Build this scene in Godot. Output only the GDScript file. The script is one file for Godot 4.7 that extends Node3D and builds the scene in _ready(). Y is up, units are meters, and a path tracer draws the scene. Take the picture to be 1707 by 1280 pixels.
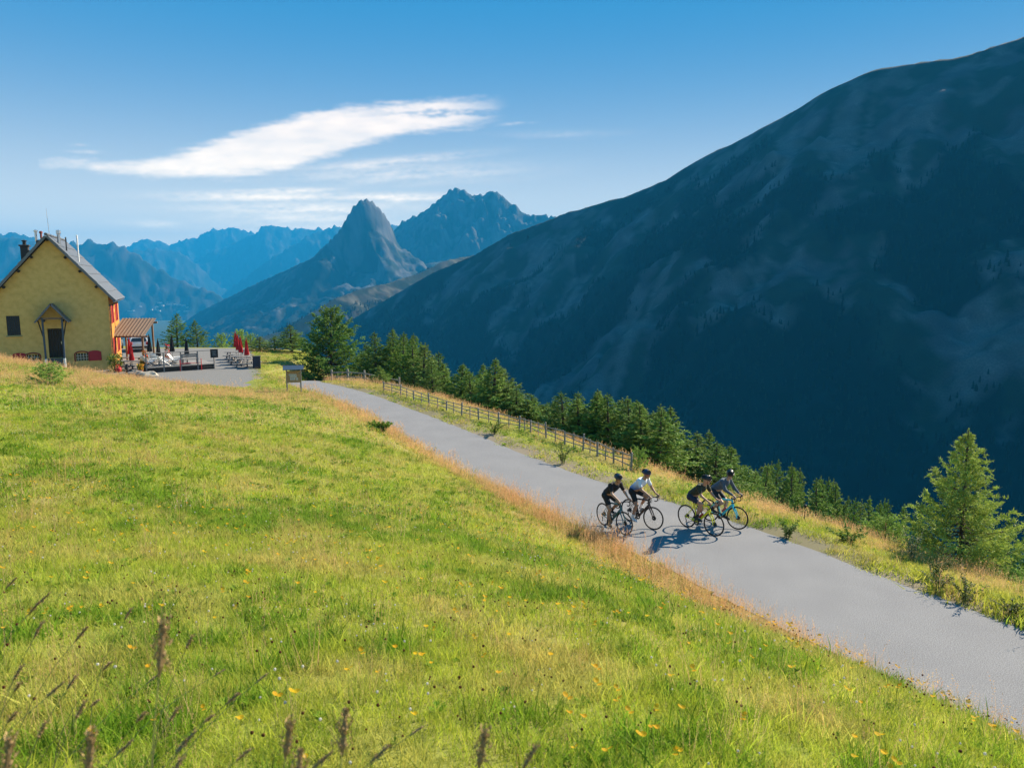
extends Node3D
# An alpine pass: a meadow above a road, four cyclists, a mountain hut, larches and hazy ranges.
# Plan coordinates are (east, forward); forward is -z, so P(x, y, f) is Vector3(x, y, -f).

var rng := RandomNumberGenerator.new()
var fbm := FastNoiseLite.new()
var fine := FastNoiseLite.new()
var counts := {}
var M := {}

func _ready():
	set_view()
	set_sky()
	make_materials()
	prepare_terrain()
	build_ground()
	build_road()
	build_mountains()
	build_hut()
	build_terrace()
	build_fence()
	build_trees()
	build_riders()
	build_roadside()
	build_grass()
	build_foreground_stems()

# ---------------------------------------------------------------- camera, light, sky
func set_view():
	rng.seed = 71
	fbm.seed = 5; fbm.frequency = 1.0; fbm.fractal_octaves = 5
	fine.seed = 11; fine.frequency = 1.0; fine.fractal_octaves = 2
	var cam := Camera3D.new()
	cam.name = "camera"
	add_child(cam)
	cam.position = Vector3(0, 7.3, 0)
	cam.rotation_degrees = Vector3(-8, 0, 0)
	var lens := CameraAttributesPhysical.new()
	lens.frustum_focal_length = 23.45
	lens.frustum_focus_distance = 24.0
	lens.exposure_aperture = 4.0
	lens.frustum_near = 0.05
	lens.frustum_far = 40000.0
	cam.attributes = lens
	cam.fov = 54.2
	cam.near = 0.05
	cam.far = 40000.0
	cam.current = true
	var sun := DirectionalLight3D.new()
	sun.name = "sun"
	sun.light_energy = 1.6
	sun.light_color = Color(1.0, 0.94, 0.84)
	sun.light_angular_distance = 0.55
	sun.shadow_enabled = true
	var az := deg_to_rad(53.0)
	var el := deg_to_rad(36.5)
	add_child(sun)
	var to_sun := Vector3(sin(az) * cos(el), sin(el), -cos(az) * cos(el))
	sun.basis = Basis.looking_at(-to_sun, Vector3.UP)

const EXPOSURE := 2.3

func set_sky():
	var env := Environment.new()
	env.background_mode = Environment.BG_SKY
	env.tonemap_mode = Environment.TONE_MAPPER_LINEAR
	env.tonemap_exposure = EXPOSURE
	env.sdfgi_enabled = true
	env.ssao_enabled = true
	env.ssil_enabled = true
	env.fog_enabled = true
	env.fog_density = 0.000095
	env.fog_light_color = Color(0.03, 0.45, 0.95).linear_to_srgb()
	var m := ProceduralSkyMaterial.new()
	m.sky_top_color = Color(0.004, 0.118, 0.27).linear_to_srgb()
	m.sky_horizon_color = Color(1.5, 1.17, 0.68).linear_to_srgb()
	m.sky_curve = 0.055
	m.ground_horizon_color = Color(0.16, 0.24, 0.30).linear_to_srgb()
	m.ground_bottom_color = Color(0.06, 0.09, 0.06).linear_to_srgb()
	m.sun_angle_max = 6.0
	m.sky_cover = cloud_cover()
	m.sky_cover_modulate = Color(1, 1, 1, 1)
	var sky := Sky.new()
	sky.sky_material = m
	env.sky = sky
	var we := WorldEnvironment.new()
	we.name = "world_environment"
	we.environment = env
	add_child(we)

func curve_at(pts: Array, a: float) -> float:
	for i in pts.size() - 1:
		if a <= pts[i + 1][0]:
			return lerpf(pts[i][1], pts[i + 1][1], clampf((a - pts[i][0]) / (pts[i + 1][0] - pts[i][0]), 0, 1))
	return pts[-1][1]

func cloud_cover() -> Texture2D:
	# Lenticular clouds, drawn by bearing and elevation in degrees.
	var w := 4096
	var h := 2048
	var im := Image.create_empty(w, h, false, Image.FORMAT_RGBA8)
	var top := [[-29.9,7.36],[-28.26,7.58],[-26.14,7.66],[-23.90,8.3],[-21.96,9.01],[-18.98,10.18],[-16.73,10.94],[-13.82,11.76],[-9.55,12.42],[-5.19,12.78],[-0.2,12.95]]
	var bot := [[-29.9,7.16],[-28.29,6.82],[-25.82,6.72],[-23.03,6.72],[-19.73,6.9],[-16.05,7.58],[-13.94,8.36],[-10.71,9.44],[-7.87,10.32],[-3.01,10.78],[-0.5,11.45]]
	var wisps := [ # bearing, elevation, half length, half height, tilt, strength
		[-18.0,5.75,8.2,0.40,0.035,0.85],[-9.0,5.9,7.0,0.36,0.02,0.80],[-16.5,6.2,6.2,0.2,0.05,0.7],[-15.0,5.0,10.0,0.5,0.03,0.7],[-15.5,4.3,8.0,0.55,0.02,0.62],[-13.0,3.6,11.0,0.75,0.02,0.5],[-25.1,3.7,2.8,0.22,0.0,0.5],
		[-9.2,8.35,8.2,0.36,0.11,0.55],[-8.0,7.6,11.5,0.8,0.04,0.36],[-28.9,8.08,1.2,0.10,0.03,0.4],[-29.2,8.45,0.6,0.08,0.1,0.3],[0.4,11.12,1.6,0.07,0.04,0.45],[3.5,10.4,6.0,0.3,0.0,0.12],[6.0,3.6,7.0,0.5,0.0,0.2]]
	for py in range(830, 1024):
		var el := 90.0 - (py + 0.5) / h * 180.0
		for px in range(-450, 200):
			var az := (px + 0.5) / w * 360.0
			var slant := el - az * 0.075
			var streak := fbm.get_noise_2d(az * 0.23, slant * 2.2)
			var curl := fine.get_noise_2d(az * 1.1 + 40.0, slant * 5.5)
			var d := 0.0
			if az > -31.5 and az < 0.2:
				var e := el + 0.36 * streak + 0.13 * curl
				var t := curve_at(top, az)
				var b := curve_at(bot, az)
				var inside := minf(t - e, (e - b) * 0.85)
				d = smoothstep(-0.22, 0.62, inside)
				# the clear slot between the two tails
				var slot := smoothstep(-13.5, -4.0, az) * exp(-pow((e - (11.72 + 0.03 * (az + 8.0))) / 0.17, 2.0))
				d *= 1.0 - 0.85 * slot
				d *= 0.90 + 0.22 * fbm.get_noise_2d(az * 0.3 + 9.0, slant * 1.2)
				d *= 1.0 - 0.20 * exp(-pow((az + 15.5) / 4.5, 2.0) - pow((el - 9.6 - 0.1 * (az + 15.5)) / 0.55, 2.0))
				d *= smoothstep(-0.2, -5.5, az) * 0.8 + 0.2 * smoothstep(0.1, -2.0, az)
			for q in wisps:
				var dx: float = (az - q[0]) / q[2]
				if absf(dx) > 1.6:
					continue
				var dy: float = (el - q[1] - q[4] * (az - q[0]) + 0.16 * streak) / q[3]
				var g: float = exp(-dx * dx * 2.2 - dy * dy * 1.4) * q[5]
				d = maxf(d, g * clampf(0.85 + 0.9 * streak + 0.5 * curl, 0.0, 1.3))
			d = clampf(d, 0.0, 1.0)
			if d > 0.003:
				im.set_pixel((px + w) % w, py, Color(0.78, 0.64, 0.45, d))
	return ImageTexture.create_from_image(im)

# ---------------------------------------------------------------- helpers
func P(x: float, y: float, f: float) -> Vector3:
	return Vector3(x, y, -f)

func numbered(called: String) -> String:
	counts[called] = counts.get(called, 0) + 1
	return called if counts[called] == 1 else "%s_%03d" % [called, counts[called] - 1]

func tag(o: Node, label: String, category: String, group := "", kind := ""):
	if label: o.set_meta("label", label)
	if category: o.set_meta("category", category)
	if group: o.set_meta("group", group)
	if kind: o.set_meta("kind", kind)

func thing(called: String, label: String, category: String, at := Vector3.ZERO, turn := 0.0, group := "") -> Node3D:
	var o := Node3D.new()
	o.name = numbered(called)
	add_child(o)
	o.position = at
	o.rotation.y = turn
	tag(o, label, category, group)
	return o

func copy_of(o: Node3D, at: Vector3, turn: float, label: String) -> Node3D:
	var base := String(o.name)
	var c: Node3D = o.duplicate()
	c.name = numbered(base)
	add_child(c)
	c.position = at
	c.rotation.y = turn
	c.set_meta("label", label)
	return c

func part(parent: Node, called: String, mesh: Mesh, m: Material) -> MeshInstance3D:
	var o := MeshInstance3D.new()
	o.name = numbered(called) if parent == self else called
	o.mesh = mesh
	o.material_override = m
	parent.add_child(o, true)
	return o

func mat(c: Color, rough := 0.8, metal := 0.0) -> StandardMaterial3D:
	var m := StandardMaterial3D.new()
	m.albedo_color = c.linear_to_srgb()
	m.roughness = rough
	m.metallic = metal
	return m

func tinted(rough := 0.8, through := 0.0) -> StandardMaterial3D:
	var m := StandardMaterial3D.new()
	m.vertex_color_use_as_albedo = true
	m.roughness = rough
	m.metallic_specular = 0.25
	if through > 0.0:
		m.backlight_enabled = true
		m.backlight = Color(through, through, through).linear_to_srgb()
	return m

func noise_texture(freq: float, low: Color, high: Color, seed_ := 1, octaves := 4, size := 512, stops := []) -> NoiseTexture2D:
	var n := FastNoiseLite.new()
	n.seed = seed_
	n.frequency = freq
	n.fractal_octaves = octaves
	var t := NoiseTexture2D.new()
	t.width = size
	t.height = size
	t.seamless = true
	t.noise = n
	var g := Gradient.new()
	g.set_color(0, low.linear_to_srgb())
	g.set_color(1, high.linear_to_srgb())
	for s in stops:
		g.add_point(s[0], (s[1] as Color).linear_to_srgb())
	t.color_ramp = g
	return t

func textured(t: Texture2D, scale: float, rough := 0.85, bump := 0.0, bump_t: Texture2D = null, in_world := true) -> StandardMaterial3D:
	var m := StandardMaterial3D.new()
	m.albedo_texture = t
	m.uv1_triplanar = true
	m.uv1_world_triplanar = in_world
	m.uv1_scale = Vector3.ONE * scale
	m.roughness = rough
	m.metallic_specular = 0.3
	if bump > 0.0:
		m.heightmap_enabled = true
		m.heightmap_texture = bump_t if bump_t else t
		m.heightmap_scale = bump
	return m

# Collects triangles; smooth normals only where a shape gives them.
class Shape:
	var v := PackedVector3Array()
	var n := PackedVector3Array()
	var c := PackedColorArray()
	var col := Color.WHITE
	func tri(a: Vector3, b: Vector3, d: Vector3, na = null, nb = null, nd = null):
		if na == null:
			var f := (b - a).cross(d - a)
			f = f.normalized() if f.length_squared() > 1e-16 else Vector3.UP
			na = f; nb = f; nd = f
		# Godot's front faces run clockwise
		v.append(a); v.append(d); v.append(b)
		n.append(na); n.append(nd); n.append(nb)
		c.append(col); c.append(col); c.append(col)
	func quad(a: Vector3, b: Vector3, d: Vector3, e: Vector3):
		tri(a, b, d); tri(a, d, e)
	func box(at: Vector3, size: Vector3, b := Basis(), chamfer := 0.0):
		var h := size / 2.0
		var k := minf(chamfer, minf(h.x, minf(h.y, h.z)) * 0.6)
		for axis in 3:
			for s in [-1.0, 1.0]:
				var u := (axis + 1) % 3
				var w := (axis + 2) % 3
				var q := []
				for e in [[-1, -1], [1, -1], [1, 1], [-1, 1]]:
					var p := Vector3()
					p[axis] = s * h[axis]
					p[u] = e[0] * (h[u] - k) * s
					p[w] = e[1] * (h[w] - k)
					q.append(at + b * p)
				quad(q[0], q[1], q[2], q[3])
		if k > 0.0:
			for axis in 3:
				var u := (axis + 1) % 3
				var w := (axis + 2) % 3
				for su in [-1.0, 1.0]:
					for sw in [-1.0, 1.0]:
						var p1 := Vector3(); var p2 := Vector3(); var p3 := Vector3(); var p4 := Vector3()
						p1[axis] = -(h[axis] - k); p2[axis] = h[axis] - k; p3[axis] = p2[axis]; p4[axis] = p1[axis]
						p1[u] = su * h[u]; p2[u] = p1[u]; p3[u] = su * (h[u] - k); p4[u] = p3[u]
						p1[w] = sw * (h[w] - k); p2[w] = p1[w]; p3[w] = sw * h[w]; p4[w] = p3[w]
						if su * sw > 0:
							quad(at + b * p1, at + b * p4, at + b * p3, at + b * p2)
						else:
							quad(at + b * p1, at + b * p2, at + b * p3, at + b * p4)
			for sx in [-1.0, 1.0]:
				for sy in [-1.0, 1.0]:
					for sz in [-1.0, 1.0]:
						var a := Vector3(sx * h.x, sy * (h.y - k), sz * (h.z - k))
						var d := Vector3(sx * (h.x - k), sy * h.y, sz * (h.z - k))
						var e := Vector3(sx * (h.x - k), sy * (h.y - k), sz * h.z)
						if sx * sy * sz > 0:
							tri(at + b * a, at + b * d, at + b * e)
						else:
							tri(at + b * a, at + b * e, at + b * d)
	func beam(a: Vector3, b: Vector3, wide: float, high: float, up := Vector3.UP, chamfer := 0.0):
		var z := (b - a).normalized()
		var x := up.cross(z)
		x = x.normalized() if x.length() > 1e-4 else Vector3.RIGHT
		box((a + b) / 2.0, Vector3(wide, high, a.distance_to(b)), Basis(x, z.cross(x), z), chamfer)
	func tube(path: Array, radii: Array, sides := 8, caps := true, closed := false):
		var rings := []
		var norms := []
		var count := path.size()
		var side := Vector3.ZERO
		for i in count:
			var before: Vector3 = path[(i - 1 + count) % count] if closed or i > 0 else path[i]
			var after: Vector3 = path[(i + 1) % count] if closed or i < count - 1 else path[i]
			var d := (after - before).normalized()
			if side == Vector3.ZERO:
				side = d.cross(Vector3.UP if absf(d.y) < 0.9 else Vector3.RIGHT).normalized()
			else:
				side = (side - d * side.dot(d)).normalized()
			var up := side.cross(d)
			var ring := PackedVector3Array()
			var nr := PackedVector3Array()
			var r: float = radii[i] if radii.size() > 1 else radii[0]
			for k in sides:
				var a := TAU * k / sides
				var o := side * cos(a) + up * sin(a)
				ring.append(path[i] + o * r)
				nr.append(o)
			rings.append(ring)
			norms.append(nr)
		for i in (count if closed else count - 1):
			var j := (i + 1) % count
			for k in sides:
				var l := (k + 1) % sides
				tri(rings[i][k], rings[j][l], rings[i][l], norms[i][k], norms[j][l], norms[i][l])
				tri(rings[i][k], rings[j][k], rings[j][l], norms[i][k], norms[j][k], norms[j][l])
		if caps and not closed:
			for e in [0, count - 1]:
				for k in range(1, sides - 1):
					tri(rings[e][0], rings[e][k], rings[e][k + 1])
	func lathe(profile: Array, sides := 16, axis := Basis(), at := Vector3.ZERO):
		for i in profile.size() - 1:
			var p: Vector2 = profile[i]
			var q: Vector2 = profile[i + 1]
			var slope := (q - p).normalized()
			for k in sides:
				var a := TAU * k / sides
				var b := TAU * (k + 1) / sides
				var da := Vector3(cos(a), 0, sin(a))
				var db := Vector3(cos(b), 0, sin(b))
				var na := (axis * (da * slope.y - Vector3.UP * slope.x)).normalized()
				var nb := (axis * (db * slope.y - Vector3.UP * slope.x)).normalized()
				var p1 := at + axis * (da * p.x + Vector3.UP * p.y)
				var p2 := at + axis * (db * p.x + Vector3.UP * p.y)
				var q1 := at + axis * (da * q.x + Vector3.UP * q.y)
				var q2 := at + axis * (db * q.x + Vector3.UP * q.y)
				tri(p1, q2, p2, na, nb, nb)
				tri(p1, q1, q2, na, na, nb)
	func ball(at: Vector3, size: Vector3, sides := 10, rings := 6, b := Basis()):
		for i in rings:
			for k in sides:
				var q := []
				for e in [[i, k], [i, k + 1], [i + 1, k + 1], [i + 1, k]]:
					var t: float = PI * e[0] / rings
					var a: float = TAU * e[1] / sides
					q.append(Vector3(sin(t) * cos(a), cos(t), sin(t) * sin(a)))
				var w := []
				var m := []
				for d in q:
					w.append(at + b * (d * size))
					m.append((b * (d / size)).normalized())
				tri(w[0], w[1], w[2], m[0], m[1], m[2])
				tri(w[0], w[2], w[3], m[0], m[2], m[3])
	func mesh(flat := false, colored := true) -> ArrayMesh:
		var arrays := []
		arrays.resize(Mesh.ARRAY_MAX)
		arrays[Mesh.ARRAY_VERTEX] = v
		if not flat:
			arrays[Mesh.ARRAY_NORMAL] = n
		if colored:
			arrays[Mesh.ARRAY_COLOR] = c
		var m := ArrayMesh.new()
		m.add_surface_from_arrays(Mesh.PRIMITIVE_TRIANGLES, arrays)
		return m

func make_materials():
	M.wood = textured(noise_texture(0.02, Color(0.13, 0.085, 0.05), Color(0.27, 0.19, 0.12), 3, 4, 256), 1.4, 0.8, 0.3)
	M.grey_wood = textured(noise_texture(0.03, Color(0.17, 0.16, 0.15), Color(0.34, 0.32, 0.30), 4, 4, 256), 2.0, 0.85, 0.4)
	M.dark_wood = textured(noise_texture(0.03, Color(0.025, 0.022, 0.02), Color(0.065, 0.055, 0.045), 5, 4, 256), 2.0, 0.8, 0.3)
	M.board = textured(noise_texture(0.02, Color(0.32, 0.20, 0.10), Color(0.46, 0.31, 0.17), 6, 4, 256), 1.2, 0.7, 0.2)
	M.black = mat(Color(0.012, 0.012, 0.013), 0.6)
	M.rubber = mat(Color(0.018, 0.018, 0.018), 0.85)
	M.metal = mat(Color(0.55, 0.56, 0.58), 0.35, 0.9)
	M.dark_metal = mat(Color(0.06, 0.065, 0.07), 0.45, 0.6)
	M.white = mat(Color(0.78, 0.78, 0.76), 0.5)
	M.red = mat(Color(0.50, 0.010, 0.014), 0.75)
	M.glass = mat(Color(0.02, 0.03, 0.04), 0.08)
	M.bark = textured(noise_texture(0.05, Color(0.045, 0.035, 0.028), Color(0.13, 0.105, 0.085), 7, 4, 256), 2.5, 0.95, 1.0)
	M.leaf = tinted(0.65, 0.55)
	M.needle = tinted(0.6, 0.6)
	M.stalk = mat(Color(0.12, 0.15, 0.04), 0.8)
	M.petal = tinted(0.7, 0.4)
	M.paint = tinted(0.6)

# ---------------------------------------------------------------- terrain
var road_pts := [] # centre line, Vector3(x, forward, height)
const HALF := 2.15
var road_half := PackedFloat32Array()
var tps_p := []
var tps_w := PackedFloat64Array()
var core_h := {}

func prepare_terrain():
	var edge := [[24.5,-12],[21.2,-5],[18.0,1.5],[14.3,8.6],[10.9,14.9],[9.35,17.7],[7.45,21.15],[5.65,23.6],[3.65,26.05],[2.1,28.4],[0.2,31.5],[-2.3,36.1],[-5.0,40.8],[-8.0,45.9],[-10.2,49.2],[-12.4,52.4],[-14.2,55.6],[-15.4,60.0],[-15.8,66.0],[-15.9,74.0],[-17,84],[-20,96]]
	for i in edge.size():
		var a: Array = edge[maxi(i - 1, 0)]
		var b: Array = edge[mini(i + 1, edge.size() - 1)]
		var d := Vector2(b[0] - a[0], b[1] - a[1]).normalized()
		var left := Vector2(-d.y, d.x)
		var half := road_width(edge[i][1])
		road_half.append(half)
		var drop := 0.0
		if edge[i][1] > 50:
			drop = -0.022 * pow(edge[i][1] - 50.0, 1.6)
		road_pts.append(Vector3(edge[i][0] + left.x * half, edge[i][1] + left.y * half, drop))
	tps_p = [[0,0,5.72],[0,-8,7.0],[-12,-6,6.9],[0,4,4.85],[0,8,3.85],[1,13,2.35],[3.5,4,4.35],[4,9,2.6],[7,2,3.4],[8,-6,4.8],[13,-8,3.0],
		[-5,3,5.2],[-5,9,4.05],[-4,16,2.55],[-12,6,5.15],[-12,14,4.0],[-10,22,2.75],[-20,20,4.0],[-6,26,1.75],[-3.2,22.5,1.35],[-30,20,4.6],[-30,35,3.3],[-21.5,34.7,2.35],[-13,33,1.75],[-50,30,5.0],[-50,5,7],
		[-36,50,2.3],[-45,52,3.4],[-29.9,50,1.25],[-25.3,48,0.95],[-20.6,46,0.72],[-14.7,44,0.42],[-11.6,42.6,0.40],[-9.4,40.5,0.35],[-6.9,36,0.40],[-4.9,31.5,0.50],[-2.6,27.5,0.52],[0.1,22,0.45],
		[5.5,12.3,0.15],[3.5,16,0.2],[9.5,5.5,0.1],[12.6,-0.5,0.1],
		[-18,50,0.0],[-22,53,0.0],[-25,60,0.0],[-31,55,0.15],[-32.3,60.3,0.1],[-35.8,58.8,0.85],[-39.3,57.2,1.5],[-46,57,2.6],[-28,68,0.0],[-35,72,0.0],[-22.5,67,-0.2],[-19.5,55,0.0],[-20.5,60,0.0],[-28,78,0.0],[-45,78,0.3],[-60,60,4.0],[-60,80,2.0],[-13.5,47,0.25],[-14.6,49.5,0.3],[-16.6,53,0.2],[-13,45,0.35]]
	# thin-plate spline through those heights
	var n := tps_p.size()
	var size := n + 3
	var a := []
	for i in size:
		var row := PackedFloat64Array()
		row.resize(size + 1)
		a.append(row)
	for i in n:
		for j in n:
			a[i][j] = tps_u(Vector2(tps_p[i][0] - tps_p[j][0], tps_p[i][1] - tps_p[j][1]).length_squared())
		a[i][i] = 6.0
		a[i][n] = 1.0; a[i][n + 1] = tps_p[i][0]; a[i][n + 2] = tps_p[i][1]
		a[n][i] = 1.0; a[n + 1][i] = tps_p[i][0]; a[n + 2][i] = tps_p[i][1]
		a[i][size] = tps_p[i][2]
	for i in size:
		var best := i
		for j in range(i + 1, size):
			if absf(a[j][i]) > absf(a[best][i]): best = j
		var swap = a[i]; a[i] = a[best]; a[best] = swap
		for j in size:
			if j != i and a[j][i] != 0.0:
				var f: float = a[j][i] / a[i][i]
				for k in range(i, size + 1):
					a[j][k] -= f * a[i][k]
	tps_w.resize(size)
	for i in size:
		tps_w[i] = a[i][size] / a[i][i]

func road_width(f: float) -> float:
	return lerpf(lerpf(HALF, 1.72, smoothstep(20.0, 28.0, f)), 1.3, smoothstep(28.0, 44.0, f))

func tps_u(r2: float) -> float:
	return 0.0 if r2 < 1e-9 else 0.5 * r2 * log(r2)

func spline(x: float, f: float) -> float:
	x = clampf(x, -60, 22); f = clampf(f, -10, 80)
	var n := tps_p.size()
	var s := tps_w[n] + tps_w[n + 1] * x + tps_w[n + 2] * f
	for i in n:
		var dx: float = x - tps_p[i][0]
		var df: float = f - tps_p[i][1]
		var r2 := dx * dx + df * df
		if r2 > 1e-9:
			s += tps_w[i] * 0.5 * r2 * log(r2)
	return s

func road_side(x: float, f: float) -> Vector3:
	# (signed distance from the centre line, right positive; road height there; place along the road)
	var best := 1e18
	var out := Vector3()
	for i in road_pts.size() - 1:
		var a: Vector3 = road_pts[i]
		var b: Vector3 = road_pts[i + 1]
		var dx := b.x - a.x
		var df := b.y - a.y
		var l := dx * dx + df * df
		var t := clampf(((x - a.x) * dx + (f - a.y) * df) / l, 0, 1)
		var ox := x - a.x - dx * t
		var of := f - a.y - df * t
		var d := ox * ox + of * of
		if d < best:
			best = d
			var s := signf(ox * df - of * dx)
			out = Vector3(s * maxf(sqrt(d) + HALF - lerpf(road_half[i], road_half[i + 1], t), 0.01), lerpf(a.z, b.z, t), i + t)
	return out

func verge_width(f: float) -> float:
	return lerpf(3.9, 2.7, smoothstep(22.0, 32.0, f))

func height(x: float, f: float) -> float:
	var side := road_side(x, f)
	var bumps := 0.05 * fine.get_noise_2d(x * 0.35, f * 0.35)
	var h: float
	if side.x < 0:
		var l := -side.x - HALF
		h = spline(x, f) + bumps * smoothstep(0.5, 3.0, l)
		var back := maxf(0.0, f - 80.0)
		h -= 0.45 * back * back / (back + 12.0)
		if x < -60:
			h -= 0.0
		h = lerpf(side.y - 0.07, h, smoothstep(0.0, 2.2, l))
	else:
		var r := side.x - HALF
		var w := verge_width(f)
		h = side.y - 0.07
		if r > 0.0:
			h += (0.06 * smoothstep(0.0, 0.6, r) - 0.05 * r - 0.19 * maxf(0.0, r - 1.2) * smoothstep(34.0, 24.0, f)) + bumps
			var o := maxf(0.0, r - w)
			h -= 0.47 * o * o / (o + 2.5)
			h += smoothstep(6.0, 60.0, r) * 4.0 * fbm.get_noise_2d(x * 0.008, f * 0.008)
	var low := -235.0 - 130.0 * smoothstep(300.0, -900.0, x) + 75.0 * fbm.get_noise_2d(x * 0.0011, f * 0.0011)
	if h < low + 40.0:
		var k := clampf(0.5 + 0.5 * (low - h) / 40.0, 0, 1)
		h = lerpf(h, low, k) + 40.0 * k * (1.0 - k)
	return h

func in_parking(x: float, f: float) -> bool:
	if f < 44 or f > 79:
		return false
	var right := -15.2 - (f - 46.0) * 0.385
	var near := 47.6 + maxf(0.0, (-15.2 - x)) * 0.34 if x > -31.5 else 53.0
	return x < right and f > near and x > -62.0

func ticks(lo: float, hi: float, step: float, far_lo: float, far_hi: float) -> PackedFloat32Array:
	var out := PackedFloat32Array()
	var a := []
	var p := lo
	var s := step
	while p > far_lo:
		s *= 1.22
		p -= s
		a.push_front(p)
	for v in a: out.append(v)
	p = lo
	while p < hi:
		out.append(p)
		p += step
	s = step
	while p < far_hi:
		out.append(p)
		s *= 1.16
		p += s
	out.append(p)
	return out

var gx := PackedFloat32Array()
var gf := PackedFloat32Array()
var gh := PackedFloat32Array()
var gs := PackedFloat32Array()

func build_ground():
	gx = ticks(-64, 62, 0.8, -14000, 14000)
	gf = ticks(-6, 102, 0.8, -3000, 15000)
	var nx := gx.size()
	var nf := gf.size()
	gh.resize(nx * nf)
	gs.resize(nx * nf)
	var v := PackedVector3Array(); v.resize(nx * nf)
	var c := PackedColorArray(); c.resize(nx * nf)
	var idx := PackedInt32Array()
	for j in nf:
		for i in nx:
			var x := gx[i]
			var f := gf[j]
			var h := height(x, f)
			if in_parking(x, f) and in_parking(x + 0.9, f) and in_parking(x, f - 0.9):
				h = minf(h, -0.03)
			gh[j * nx + i] = h
			gs[j * nx + i] = road_side(x, f).x if absf(x) < 200 and f < 250 else 99.0
			v[j * nx + i] = P(x, h, f)
			var q := fbm.get_noise_2d(x * 0.12, f * 0.12)
			var soil := Color(0.24, 0.27, 0.05).lerp(Color(0.30, 0.26, 0.09), smoothstep(-0.2, 0.4, q))
			var shoulder := gs[j * nx + i] - HALF
			if shoulder > -1.0 and shoulder < 1.3:
				soil = Color(0.25, 0.21, 0.15).lerp(Color(0.19, 0.17, 0.10), smoothstep(-0.3, 0.3, q))
			if absf(x) > 250 or f > 250:
				var wood := smoothstep(-0.1, 0.15, fbm.get_noise_2d(x * 0.004, f * 0.004))
				soil = Color(0.10, 0.11, 0.05).lerp(Color(0.03, 0.045, 0.02), wood)
			c[j * nx + i] = soil
	for j in nf - 1:
		for i in nx - 1:
			var o := j * nx + i
			idx.append_array(PackedInt32Array([o, o + nx, o + 1, o + 1, o + nx, o + nx + 1]))
	var o := part(self, "ground", indexed(v, c, idx), M_ground())
	tag(o, "grassy hillside falling from the meadow to the valley", "", "", "structure")

func M_ground() -> StandardMaterial3D:
	var m := textured(noise_texture(0.06, Color(0.75, 0.75, 0.75), Color(1, 1, 1), 9, 5, 512), 0.6, 0.95)
	m.vertex_color_use_as_albedo = true
	return m

func indexed(v: PackedVector3Array, c: PackedColorArray, idx: PackedInt32Array) -> ArrayMesh:
	var n := PackedVector3Array()
	n.resize(v.size())
	for t in range(0, idx.size(), 3):
		var a := v[idx[t]]
		var f := (v[idx[t + 2]] - a).cross(v[idx[t + 1]] - a)
		n[idx[t]] += f; n[idx[t + 1]] += f; n[idx[t + 2]] += f
	for i in n.size():
		n[i] = n[i].normalized()
	var arrays := []
	arrays.resize(Mesh.ARRAY_MAX)
	arrays[Mesh.ARRAY_VERTEX] = v
	arrays[Mesh.ARRAY_NORMAL] = n
	arrays[Mesh.ARRAY_COLOR] = c
	arrays[Mesh.ARRAY_INDEX] = idx
	var m := ArrayMesh.new()
	m.add_surface_from_arrays(Mesh.PRIMITIVE_TRIANGLES, arrays)
	return m

func ground_at(x: float, f: float) -> Vector2:
	# (height, distance from the road's centre line) by lookup in the core of the grid
	var i := clampi(gx.bsearch(x) - 1, 0, gx.size() - 2)
	var j := clampi(gf.bsearch(f) - 1, 0, gf.size() - 2)
	var u := clampf((x - gx[i]) / (gx[i + 1] - gx[i]), 0, 1)
	var w := clampf((f - gf[j]) / (gf[j + 1] - gf[j]), 0, 1)
	var o := j * gx.size() + i
	var p := o + gx.size()
	return Vector2(lerpf(lerpf(gh[o], gh[o + 1], u), lerpf(gh[p], gh[p + 1], u), w), lerpf(lerpf(gs[o], gs[o + 1], u), lerpf(gs[p], gs[p + 1], u), w))

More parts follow.
